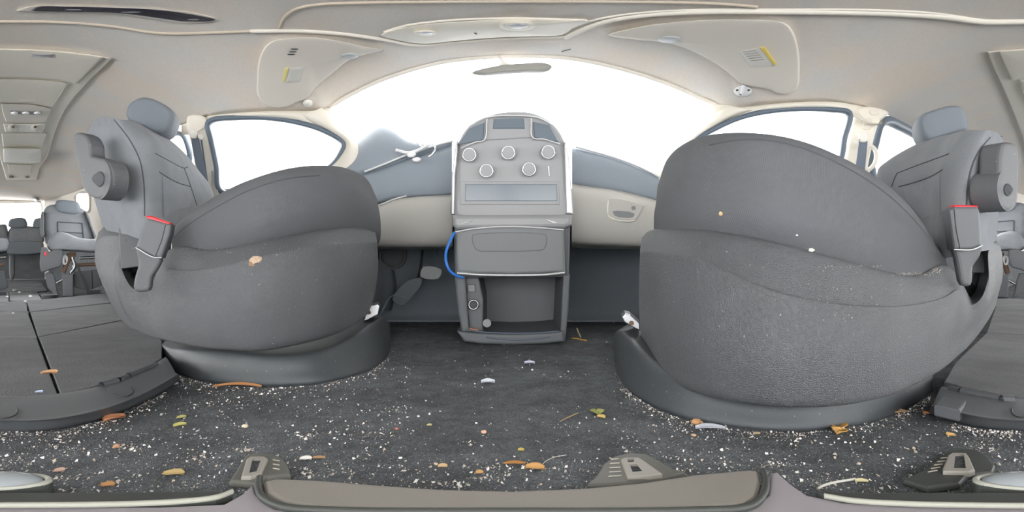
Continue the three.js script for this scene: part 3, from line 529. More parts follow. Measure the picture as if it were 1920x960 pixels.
{ // toe boards and pedals
  const f = structure('trim_7', V(0, 0, 0), 'footwell lining in lightened carpet below the dashboard', 'footwell');
  const r = (xs, y, d) => xs.map((x) => V(((x - 960) / F) * 4.4, y, -d));
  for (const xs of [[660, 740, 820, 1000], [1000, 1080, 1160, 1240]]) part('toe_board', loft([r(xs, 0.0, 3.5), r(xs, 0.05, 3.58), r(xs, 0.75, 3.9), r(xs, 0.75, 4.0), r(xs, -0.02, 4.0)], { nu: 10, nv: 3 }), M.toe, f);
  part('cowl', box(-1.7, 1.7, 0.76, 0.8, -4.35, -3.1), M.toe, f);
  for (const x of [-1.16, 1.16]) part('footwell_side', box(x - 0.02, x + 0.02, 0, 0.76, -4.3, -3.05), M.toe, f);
  const pl = plane(800, 3.2, 5);
  const a = thing('brake_pedal', 'dull metal faced pedal hanging beside the blue cable', 'pedal', pl.at(805, 525));
  part('pad', slab(pl, [[793, 500], [828, 505], [822, 523], [788, 519]], 0, 0.02, 0.004, 3), S({ color: 0x8b8f90, roughness: 0.4 }), a);
  part('arm', tube([pl.at(806, 508, 0.02), pl.at(814, 488, 0.05), pl.at(820, 470, 0.1)], 0.008, 20), M.rubber, a);
  const b = thing('accelerator_pedal', 'long dark rubber accelerator pedal sloping in the driver footwell', 'pedal', G(765, 570));
  const pb = plane(760, 3.15, 5);
  part('pad', slab(pb, [[735, 562], [762, 527], [788, 521], [792, 530], [768, 562], [752, 574]], 0, 0.03, 0.006, 3), S({ color: 0x5d6266, roughness: 0.6 }), b);
  part('arm', tube([pb.at(780, 530, 0.03), pb.at(788, 505, 0.08), pb.at(792, 470, 0.15)], 0.008, 20), M.black, b);
  const w = thing('speaker_pod', 'round dark speaker pod low in the driver footwell', 'speaker', G(735, 580));
  const pw = plane(735, 3.52, 8);
  part('pod', puff(pw, oval(736, 480, 26, 25), 0, 0.12, { e1: 0.4 }), S({ color: 0x5c5e60, roughness: 0.8 }), w);
  part('rim', tube(oval(736, 480, 24, 23).map(([x, y]) => pw.at(x, y, 0.01)), 0.006, 60, true), S({ color: 0x6a6a68, roughness: 0.6 }), w);
  part('bracket', puff(pw, [[755, 457], [765, 452], [775, 457], [772, 463], [758, 462]], -0.02, 0.06), M.black, w);
  const ks = thing('kick_panel', 'dark ribbed kick panel beside the driver seat front', 'panel', G(715, 590));
  part('panel', loft([[[700, 480], [704, 530], [695, 580]], [[716, 490], [722, 530], [712, 580]], [[735, 505], [738, 540], [728, 582]]].map((q, i) => q.map(([x, y]) => P(x, y, 3.1 + i * 0.05))).concat([[[735, 505], [738, 540], [728, 582]].map(([x, y]) => P(x, y, 3.4)), [[700, 480], [704, 530], [695, 580]].map(([x, y]) => P(x, y, 3.4))]), { nu: 14, nv: 4 }), S({ color: 0x565b60, roughness: 0.7 }), ks);
  solo('wire', tube([[713, 592], [722, 573], [732, 557], [742, 554], [752, 556], [762, 560], [770, 560]].map(([x, y]) => P(x, y, 2.9)), 0.0035, 50), M.rubber, 'thin looping wire on the carpet by the driver seat', 'wire');
}
{ // centre console
  const t = thing('centre_console', 'tall grey centre console with dials, drawer and dark open cubby', 'console', G(960, 645));
  const pl = plane(960, 2.72, 0), q = plane(960, 2.62, 0);
  part('stack_body', slab(pl, [[849, 412], [848, 340], [851, 290], [862, 255], [884, 228], [920, 212], [960, 206], [1000, 209], [1034, 226], [1056, 254], [1067, 290], [1071, 340], [1072, 412]], 0, 0.6, 0.04, 4), M.stack, t);
  for (const s of [[[846, 402], [847, 330], [853, 272], [857, 262], [858, 285], [853, 330], [851, 402]], [[1062, 400], [1060, 330], [1058, 272], [1061, 262], [1068, 300], [1075, 402]]]) part('side_trim', slab(pl, s, -0.03, 0.1, 0.008), M.silver, t, 'pale silver trim');
  part('display_hood', slab(pl, [[926, 222], [982, 221], [984, 241], [924, 241]], -0.012, 0.04, 0.006, 0), M.screen, t, 'dull rectangular display');
  part('display_frame', slab(pl, [[912, 222], [996, 220], [1000, 258], [908, 263]], -0.006, 0.03, 0.006), M.stack, t);
  const vent = (name, p) => { const v = part(name, slab(pl, p, -0.012, 0.04, 0.006), M.screen, t, 'grey air vent'); return v; };
  vent('air_vent', [[1000, 228], [1030, 234], [1048, 266], [1002, 258]]);
  vent('air_vent', [[856, 272], [880, 240], [908, 228], [906, 262]]);
  for (const p of [[[996, 222], [999, 258], [1020, 261], [1050, 270]], [[913, 223], [908, 262], [890, 267], [864, 278]], [[880, 236], [910, 221], [960, 217], [1010, 221], [1035, 234]]]) part('chrome_line', tube(p.map(([x, y]) => pl.at(x, y, -0.02)), 0.0035, 30), M.silver, t);
  for (const [x, y] of [[880, 290], [953, 286], [1028, 285], [912, 320], [992, 317]]) {
    const k = part('dial', rod(pl.at(x, y, 0.02), pl.at(x, y, -0.045), 0.033, 28, 0.03), M.stack, t);
    const g = new THREE.TorusGeometry(0.031, 0.0035, 10, 36); g.applyMatrix4(pl.m); const c = pl.at(x, y, -0.045), o = pl.o; g.translate(c.x - o.x, c.y, c.z - o.z);
    part('chrome_ring', g, M.chrome, k, 'bright chrome ring');
  }
  part('marker_strip', slab(pl, [[1027, 311], [1029.5, 311], [1031, 330], [1029, 330]], -0.008, 0.012, 0.001), M.white, t);
  part('radio_frame', slab(pl, [[862, 340], [1048, 340], [1050, 384], [862, 384]], -0.004, 0.03, 0.004), M.stack, t);
  part('radio_slot', slab(pl, [[872, 345], [1044, 345], [1045, 377], [872, 377]], -0.008, 0.03, 0.003), M.screen, t, 'flat radio face');
  // lower block
  part('shelf', slab(q, [[847, 403], [1074, 402], [1073, 422], [1060, 428], [856, 430], [848, 424]], -0.02, 0.4, 0.02, 0), M.stack, t);
  for (const p of [[[862, 421], [876, 418], [886, 413], [872, 417]], [[1022, 411], [1035, 414], [1047, 418], [1036, 418]]]) part('shelf_glint_rim', slab(q, p, -0.026, 0.02, 0.003), M.silver, t);
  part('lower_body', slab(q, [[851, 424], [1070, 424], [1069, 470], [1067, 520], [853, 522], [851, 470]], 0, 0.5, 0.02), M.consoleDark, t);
  const dr = part('drawer', slab(q, [[853, 434], [880, 429], [920, 425], [960, 424], [1010, 426], [1058, 430], [1060, 510], [1010, 513], [960, 514], [900, 513], [856, 511]], -0.035, 0.06, 0.012), M.consoleGrey, t);
  part('drawer_recess', slab(q, [[884, 440], [905, 436], [960, 434], [1010, 436], [1026, 440], [1022, 468], [1000, 472], [930, 473], [892, 470]], -0.037, 0.03, 0.008, 3), S({ color: 0x74777b, roughness: 0.45 }), dr);
  part('drawer_lip', tube([[857, 512], [900, 515], [960, 516], [1020, 515], [1059, 511]].map(([x, y]) => q.at(x, y, -0.03)), 0.006, 40), M.silver, dr, 'pale drawer lip');
  part('drawer_rim', tube([[854, 435], [880, 430], [920, 426], [960, 425], [1010, 427], [1057, 431]].map(([x, y]) => q.at(x, y, -0.034)), 0.004, 40), M.silver, dr);
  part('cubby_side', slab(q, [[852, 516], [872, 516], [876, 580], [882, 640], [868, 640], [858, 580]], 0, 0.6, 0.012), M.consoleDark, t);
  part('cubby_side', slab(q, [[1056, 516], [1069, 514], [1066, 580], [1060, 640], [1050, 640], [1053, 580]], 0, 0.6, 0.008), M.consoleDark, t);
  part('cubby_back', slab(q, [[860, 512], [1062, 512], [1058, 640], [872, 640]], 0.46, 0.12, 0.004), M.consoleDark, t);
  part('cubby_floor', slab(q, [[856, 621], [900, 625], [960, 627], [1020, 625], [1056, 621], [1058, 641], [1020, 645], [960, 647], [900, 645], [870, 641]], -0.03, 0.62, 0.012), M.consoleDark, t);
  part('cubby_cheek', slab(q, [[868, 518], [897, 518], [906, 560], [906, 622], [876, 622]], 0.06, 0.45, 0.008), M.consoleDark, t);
  part('sill_line', tube([[912, 632], [940, 636], [985, 637], [1032, 632]].map(([x, y]) => q.at(x, y, -0.032)), 0.0035, 30), M.rubber, t);
  part('sill_line', tube([[872, 618], [910, 623], [960, 625], [1010, 624], [1048, 621]].map(([x, y]) => q.at(x, y, -0.024)), 0.004, 30), M.rubber, t);
  const sock = (x, y, r) => { const c = q.at(x, y, 0.05), g = new THREE.TorusGeometry(r, r * 0.22, 10, 30); g.translate(c.x, c.y, c.z + 0.012); part('socket_ring', g, M.steel, t, 'bright socket ring'); part('socket', rod(q.at(x, y, 0.1), q.at(x, y, 0.045), r * 0.85, 24), M.black, t); };
  sock(888, 571, 0.022);
  part('lighter_knob', rod(q.at(913, 606, 0.1), q.at(913, 606, 0.02), 0.02, 24), S({ color: 0x85878a, roughness: 0.45 }), t, 'metal lighter knob');
  part('switch', slab(q, [[876, 533], [891, 533], [891, 548], [877, 548]], 0.045, 0.03, 0.005), S({ color: 0x85878a, roughness: 0.5 }), t);
  solo('phone_cable', tube([P(852, 436, 2.55), P(845, 450, 2.53), P(837, 470, 2.52), P(836, 488, 2.5), P(841, 504, 2.5), P(852, 515, 2.52), P(868, 521, 2.56)], 0.0065, 70, false, 10), M.blue, 'bright blue cable looping out of the centre console', 'cable');
  solo('orange_chip', slab(q, [[879, 614], [898, 618], [896, 621], [880, 618]], 0.0, 0.01, 0.002), S({ color: 0xb07a62, roughness: 0.8 }), 'small reddish chip lying in the console cubby', 'chip');
}

// ------------------------------------------------------------------ front seats
const shift = (row, n, a, dy = 0) => row.map((p) => p.clone().addScaledVector(n, a).add(V(0, dy, 0)));
function frontSeat(c) {
  const t = thing(c.name ?? 'front_seat', c.label, 'seat', c.origin), n = c.n, D = c.depth;
  const row = (pts, off = 0) => pts.map(([x, y, o = 0]) => P(x, y, D(x) + off + o));
  // plinth on the floor
  const floor = c.plinthFoot.map(([x, y]) => G(x, y)), rim = c.plinthRim.map(([x, y], i) => P(x, y, -floor[i].z + 0.03)), soft = rim.map((p, i) => p.clone().lerp(floor[i], 0.16).addScaledVector(n, -0.008));
  part('plinth_cover', loft([floor, floor.map((p, i) => p.clone().lerp(rim[i], 0.5).addScaledVector(n, -0.006)), soft, rim, shift(rim, n, 0.05, 0.004), shift(rim, n, 0.3, -0.01), shift(floor, n, 0.34)], { nu: 60, nv: 4 }), M.plinth, t, 'dark grey plinth cover');
  // moulded side shield
  const top = row(c.top, 0.1), mid0 = row(c.crease, 0.004), mid1 = row(c.mid, -0.02), low = row(c.low, 0.0), bot = row(c.bot, 0.035);
  const edge = row(c.top.map(([x, y], i) => [x, y + (c.crease[i][1] - y) * 0.12]), 0.08), under = row(c.crease.map(([x, y], i) => [lerp(x, c.mid[i][0], 0.06), lerp(y, c.mid[i][1], 0.06)]), -0.006);
  const shield = part('side_shield', loft([top, edge, mid0, under, mid1, low, bot, shift(bot, n, 0.1, 0.02), shift(bot, n, 0.16, 0.12), shift(top, n, 0.06, -0.06), shift(top, n, 0.035)], { nu: c.top.length * 6, nv: 5 }), M.shell, t);
  part('seat_pan', loft([shift(row(c.pan), n, 0.12), shift(row(c.pan), n, 0.45), shift(row(c.pan), n, 0.45, -0.16), shift(row(c.pan), n, 0.14, -0.16)], { nu: 30, nv: 3 }), M.black, t);
  // cushion
  const cb = row(c.cushion[0], 0.17), c1 = row(c.cushion[1], 0.09), c2 = row(c.cushion[2], 0.115), c3 = row(c.cushion[3], 0.165);
  const c15 = c1.map((p, i) => p.clone().lerp(c2[i], 0.5).addScaledVector(n, -0.012));
  const cushion = part('cushion', loft([cb, c1, c15, c2, c3, shift(c3, n, 0.12, 0.0), shift(c3, n, 0.4, -0.07), shift(cb, n, 0.4)], { nu: 70, nv: 6 }), M.weave, t, 'mesh fabric seat cushion');
  seam('cushion_seam', [cushion], c.cushionSeam, 0.0022, M.thread, t);
  // backrest
  const B = c.back.map(([d, pts]) => pts.map(([x, y, o = 0]) => P(x, y, d + o)));
  const back = part('backrest', loft(B, { nu: 40, nv: 7 }), M.cloth, t);
  for (const s of c.backSeams) seam('seat_seam', [back], s, 0.0022, M.thread, t);
  if (c.insert) { // ribbed insert panel
    const g = loft(c.insert.map((r) => r.map(([x, y]) => onto([back], x, y, 0.004))), { nu: 12, nv: 6, closed: false }); part('ribbed_insert', g, M.rib, t);
  }
  // head rest
  const hp = plane(c.head.px, c.head.d, c.head.yaw);
  part('head_rest', puff(hp, c.head.pts, 0, 0.2, { e1: 0.22, e2: 0.6 }), M.head, t, 'smooth blue-grey head rest');
  for (const [a, b] of c.head.posts) part('post', rod(hp.at(...a, 0.1), hp.at(...b, 0.1), 0.007), M.steel, t);
  // folded arm rest
  const ap = plane(c.arm.px, c.arm.d, c.arm.yaw);
  const arm = part('arm_rest', slab(ap, c.arm.pts, 0, 0.055, 0.01, 4), M.shellPlain, t);
  const c0 = ap.at(...c.arm.hub, 0), tor = new THREE.TorusGeometry(c.arm.r, 0.0035, 8, 36); tor.applyMatrix4(ap.m); tor.translate(c0.x - ap.o.x, c0.y, c0.z - ap.o.z);
  part('hub_drum', rod(ap.at(...c.arm.hub, 0.004), c0.clone().addScaledVector(ap.n, 0.065), c.arm.R, 40), M.shellPlain, arm);
  part('hub_ring', tor, M.plinth, arm);
  if (c.arm.hole) part('hub_hole', rod(ap.at(...c.arm.hub, 0.03), ap.at(...c.arm.hub, -0.002), c.arm.r * 0.8, 28), M.lip, arm);
  else part('hub_cap', rod(ap.at(...c.arm.hub, 0.03), ap.at(...c.arm.hub, -0.004), c.arm.r * 0.9, 28), M.shellPlain, arm);
  // buckle
  const bp = plane(c.buckle.px, c.buckle.d, c.buckle.yaw);
  const stalk = part('belt_stalk', slab(bp, c.buckle.stalk, 0.015, 0.035, 0.01, 3), M.shellPlain, t);
  const bk = part('belt_buckle', slab(bp, c.buckle.body, 0, 0.06, 0.008), S({ color: 0x5d6064, roughness: 0.5 }), t, 'dark buckle with red release');
  part('release_button', slab(bp, c.buckle.red, 0.004, 0.05, 0.004), M.red, bk, 'red release button');
  part('joint_line', tube(c.buckle.line.map(([x, y]) => bp.at(x, y, -0.002)), 0.002, 20), M.silver, bk);
  part('split_line', tube(c.buckle.split.map(([x, y]) => bp.at(x, y, -0.0005)), 0.0012, 20), M.black, bk);
  part('notch_liner', slab(plane(c.liner.px, c.liner.d, c.liner.yaw), c.liner.pts, 0, 0.03, 0.004), M.shellPlain, t);
  // adjuster bar
  const lp = plane(c.lever.px, c.lever.d, c.lever.yaw);
  const lv = part('adjuster_bar', slab(lp, c.lever.pts, 0, 0.12, 0.004), M.steel, t, 'bare metal adjuster bracket');
  part('bolt', rod(lp.at(...c.lever.bolt, 0.01), lp.at(...c.lever.bolt, -0.008), 0.008, 14), M.rust, lv);
  return { t, shield, cushion, back };
}
const dl = table([170, 230, 320, 420, 500, 600, 690, 715], [2.4, 2.2, 1.9, 1.74, 1.70, 1.80, 2.1, 2.3]);
const nl = V(-Math.sin(0.42), 0, -Math.cos(0.42));
const left = frontSeat({
  label: 'driver seat of grey cloth, nearer the long roof slot, with mud crumb on shield', origin: G(500, 690), n: nl, depth: dl,
  plinthFoot: [[302, 672], [318, 691], [345, 705], [400, 718], [500, 725], [600, 719], [690, 696], [726, 668], [734, 640]],
  plinthRim: [[303, 648], [325, 654], [350, 656], [430, 661], [495, 667], [585, 663], [652, 636], [712, 600], [731, 607]],
  top: [[184, 436], [200, 423], [228, 420], [256, 426], [240, 462], [236, 490], [250, 524], [272, 538], [290, 522], [300, 488], [330, 463], [400, 470], [500, 451], [600, 434], [675, 427], [704, 436]],
  crease: [[179, 455], [190, 444], [214, 440], [238, 446], [230, 468], [227, 494], [243, 533], [272, 547], [298, 532], [313, 506], [345, 506], [405, 500], [500, 476], [600, 459], [675, 452], [707, 452]],
  mid: [[178, 490], [188, 500], [200, 505], [212, 510], [216, 520], [222, 535], [242, 560], [275, 570], [305, 562], [330, 555], [360, 560], [410, 560], [500, 545], [600, 525], [680, 510], [709, 500]],
  low: [[195, 540], [204, 550], [214, 560], [224, 568], [232, 578], [240, 588], [258, 600], [282, 608], [310, 612], [340, 616], [370, 618], [420, 620], [500, 612], [600, 594], [675, 565], [703, 545]],
  bot: [[222, 590], [230, 602], [238, 610], [248, 617], [258, 621], [268, 625], [282, 630], [300, 635], [322, 641], [350, 647], [385, 652], [430, 656], [500, 656], [590, 638], [655, 614], [690, 588]],
  pan: [[230, 520], [300, 510], [400, 490], [500, 470], [600, 455], [690, 450]],
  cushion: [
    [[322, 490], [360, 490], [420, 488], [500, 470], [580, 455], [650, 447], [690, 447], [712, 452]],
    [[322, 458], [352, 452], [420, 436], [500, 414], [580, 402], [650, 395], [692, 398], [714, 425]],
    [[318, 446], [345, 424], [404, 388], [478, 351], [550, 332], [632, 330], [681, 350], [709, 385]],
    [[316, 440], [340, 412], [388, 378], [465, 339], [550, 315], [635, 313], [686, 334], [706, 370]]],
  cushionSeam: [[326, 446], [350, 424], [400, 392], [470, 356], [540, 335], [600, 329]],
  back: [
    [2.35, [[180, 224], [170, 240], [165, 270], [168, 310], [176, 350], [188, 390], [200, 432]]],
    [2.14, [[200, 218], [206, 240], [213, 280], [218, 320], [224, 360], [232, 395], [238, 440]]],
    [2.10, [[222, 224], [243, 260], [262, 300], [269, 335], [271, 370], [271, 400], [272, 450]]],
    [2.15, [[246, 226], [280, 256], [296, 295], [303, 335], [305, 370], [306, 400], [312, 450]]],
    [2.32, [[258, 230], [303, 262], [328, 300], [342, 340], [352, 380], [356, 420], [356, 465]]],
    [2.62, [[270, 234], [318, 262], [350, 291], [374, 322], [396, 352], [404, 390], [404, 440]]],
    [2.95, [[262, 240], [300, 270], [330, 300], [345, 330], [350, 360], [350, 400], [350, 440]]],
    [2.8, [[200, 235], [190, 260], [190, 300], [200, 340], [205, 370], [212, 400], [220, 430]]]],
  backSeams: [[[214, 224], [243, 262], [262, 300], [269, 335], [271, 370], [271, 405]], [[298, 322], [315, 333], [335, 343], [358, 350]], [[290, 287], [318, 302], [345, 315], [352, 313]], [[345, 315], [356, 345], [369, 385]]],
  insert: [[[306, 330], [322, 340], [338, 347], [354, 352]], [[306, 360], [325, 365], [343, 368], [360, 370]], [[308, 408], [322, 400], [338, 392], [356, 388]]],
  head: { px: 280, d: 2.38, yaw: 24, pts: [[232, 210], [238, 192], [256, 180], [276, 179], [300, 188], [322, 203], [328, 214], [322, 238], [308, 250], [290, 251], [262, 238], [240, 226]], posts: [[[262, 236], [264, 262]], [[296, 246], [300, 280]]] },
  arm: { px: 185, d: 2.0, yaw: -22, pts: [[137, 254], [142, 248], [152, 249], [162, 256], [168, 270], [170, 290], [180, 294], [197, 300], [209, 316], [210, 342], [202, 362], [187, 373], [170, 369], [158, 358], [150, 330], [142, 290]], hub: [187, 336], r: 0.025, R: 0.074 },
  buckle: { px: 285, d: 1.86, yaw: 20, stalk: [[255, 460], [302, 482], [294, 505], [285, 520], [279, 545], [252, 545], [252, 520], [259, 495]], body: [[274, 408], [322, 421], [319, 440], [303, 484], [287, 482], [254, 464], [262, 440]], red: [[273, 405], [284, 405], [320, 418], [316, 423], [276, 412]], line: [[254, 464], [287, 482], [303, 483]], split: [[310, 422], [303, 450], [291, 481]] },
  liner: { px: 265, d: 2.2, yaw: 22, pts: [[222, 428], [320, 440], [316, 488], [262, 500], [226, 504]] },
  lever: { px: 700, d: 2.28, yaw: 12, pts: [[687, 580], [692, 573], [708, 570], [712, 575], [709, 590], [688, 601], [682, 602]], bolt: [692, 586] },
});
const dr = table([1190, 1260, 1340, 1440, 1560, 1660, 1740, 1800, 1840, 1885], [1.85, 1.46, 1.29, 1.21, 1.20, 1.26, 1.40, 1.55, 1.66, 1.9]);
const nr = V(Math.sin(0.46), 0, -Math.cos(0.46));
const right = frontSeat({
  label: 'passenger seat of grey cloth with deep pebbled side shield and mesh cushion', origin: G(1450, 770), n: nr, depth: dr,
  plinthFoot: [[1152, 668], [1158, 700], [1176, 730], [1230, 765], [1300, 789], [1400, 804], [1500, 808], [1620, 795], [1700, 766], [1748, 735]],
  plinthRim: [[1151, 632], [1158, 622], [1178, 634], [1240, 690], [1300, 722], [1400, 745], [1500, 750], [1620, 735], [1700, 705], [1748, 680]],
  top: [[1203, 446], [1215, 434], [1245, 430], [1310, 430], [1370, 438], [1450, 455], [1560, 484], [1660, 510], [1720, 517], [1765, 497], [1795, 515], [1810, 542], [1821, 560], [1836, 545], [1846, 505], [1843, 465], [1852, 442], [1868, 450], [1877, 466]],
  crease: [[1200, 470], [1212, 468], [1245, 470], [1310, 482], [1370, 508], [1450, 542], [1560, 566], [1660, 573], [1725, 568], [1770, 556], [1798, 542], [1807, 555], [1821, 571], [1842, 554], [1854, 508], [1852, 474], [1862, 456], [1873, 464], [1880, 482]],
  mid: [[1198, 560], [1212, 575], [1245, 590], [1310, 610], [1370, 625], [1450, 640], [1560, 645], [1660, 640], [1725, 625], [1765, 612], [1790, 605], [1806, 600], [1822, 596], [1838, 585], [1850, 570], [1858, 555], [1865, 540], [1871, 530], [1880, 520]],
  low: [[1200, 610], [1212, 640], [1245, 672], [1310, 698], [1370, 710], [1450, 718], [1560, 718], [1660, 704], [1720, 684], [1755, 666], [1778, 652], [1795, 640], [1812, 628], [1826, 616], [1838, 604], [1848, 592], [1856, 580], [1863, 568], [1871, 555]],
  bot: [[1203, 640], [1215, 678], [1250, 712], [1310, 738], [1370, 752], [1450, 762], [1560, 762], [1660, 744], [1718, 720], [1752, 702], [1775, 686], [1793, 670], [1810, 655], [1824, 640], [1836, 625], [1845, 612], [1853, 600], [1860, 588], [1866, 575]],
  pan: [[1225, 460], [1320, 465], [1450, 490], [1560, 515], [1680, 540], [1800, 540], [1850, 540]],
  cushion: [
    [[1228, 460], [1260, 462], [1330, 468], [1450, 490], [1560, 516], [1660, 540], [1720, 540], [1778, 510]],
    [[1226, 425], [1250, 410], [1320, 408], [1440, 420], [1550, 440], [1650, 466], [1720, 484], [1774, 490]],
    [[1230, 380], [1250, 330], [1310, 286], [1400, 266], [1495, 278], [1600, 325], [1694, 396], [1768, 480]],
    [[1234, 345], [1256, 292], [1312, 258], [1400, 249], [1490, 261], [1590, 301], [1690, 370], [1766, 470]]],
  cushionSeam: [[1330, 272], [1400, 262], [1480, 271], [1570, 306], [1650, 354], [1710, 408], [1760, 472]],
  back: [
    [1.95, [[1735, 262], [1700, 280], [1668, 300], [1650, 318], [1650, 360], [1655, 400], [1660, 450]]],
    [1.75, [[1780, 252], [1760, 280], [1745, 310], [1735, 350], [1730, 390], [1735, 430], [1750, 475]]],
    [1.6, [[1815, 244], [1798, 270], [1783, 305], [1773, 350], [1768, 390], [1766, 430], [1770, 485]]],
    [1.55, [[1850, 244], [1838, 272], [1824, 305], [1816, 345], [1812, 385], [1811, 420], [1812, 475]]],
    [1.6, [[1866, 247], [1860, 285], [1848, 330], [1843, 365], [1843, 400], [1845, 425], [1848, 470]]],
    [1.75, [[1876, 256], [1876, 290], [1870, 330], [1866, 360], [1864, 400], [1862, 430], [1862, 465]]],
    [2.2, [[1850, 256], [1855, 290], [1850, 330], [1845, 365], [1842, 400], [1840, 430], [1840, 465]]],
    [2.3, [[1760, 265], [1740, 290], [1720, 320], [1700, 350], [1700, 380], [1700, 420], [1700, 460]]]],
  backSeams: [[[1856, 258], [1834, 285], [1820, 320], [1814, 355], [1812, 390], [1811, 410]], [[1685, 350], [1715, 342], [1745, 331], [1768, 318]], [[1682, 325], [1715, 312], [1745, 301], [1780, 288]], [[1682, 325], [1676, 338], [1672, 350]]],
  insert: [[[1692, 352], [1718, 345], [1742, 336], [1762, 326]], [[1700, 375], [1720, 370], [1742, 364], [1762, 358]], [[1730, 410], [1740, 405], [1750, 402], [1762, 398]]],
  head: { px: 1768, d: 1.85, yaw: -30, pts: [[1720, 228], [1726, 213], [1755, 201], [1790, 193], [1808, 197], [1817, 215], [1818, 240], [1800, 248], [1765, 258], [1740, 265], [1726, 252]], posts: [[[1745, 258], [1750, 275]], [[1790, 248], [1795, 265]]] },
  arm: { px: 1888, d: 1.5, yaw: 20, pts: [[1882, 269], [1896, 266], [1908, 271], [1912, 290], [1911, 330], [1909, 370], [1901, 389], [1890, 396], [1878, 388], [1872, 365], [1874, 335], [1876, 315], [1877, 290]], hub: [1889, 356], r: 0.014, R: 0.058, hole: true },
  buckle: { px: 1810, d: 1.5, yaw: -22, stalk: [[1788, 462], [1842, 458], [1838, 482], [1826, 500], [1822, 535], [1805, 535], [1796, 500], [1792, 480]], body: [[1778, 394], [1790, 387], [1834, 387], [1838, 396], [1842, 460], [1823, 468], [1789, 468], [1783, 430]], red: [[1789, 384], [1833, 385], [1835, 390], [1812, 392], [1789, 389]], line: [[1789, 468], [1823, 468], [1842, 460]], split: [[1789, 392], [1793, 430], [1800, 466]] },
  liner: { px: 1825, d: 1.78, yaw: -24, pts: [[1790, 470], [1858, 448], [1858, 512], [1800, 512]] },
  lever: { px: 1180, d: 1.82, yaw: -10, pts: [[1166, 595], [1172, 588], [1182, 590], [1200, 606], [1200, 620], [1190, 616], [1170, 604]], bolt: [1184, 606] },
});

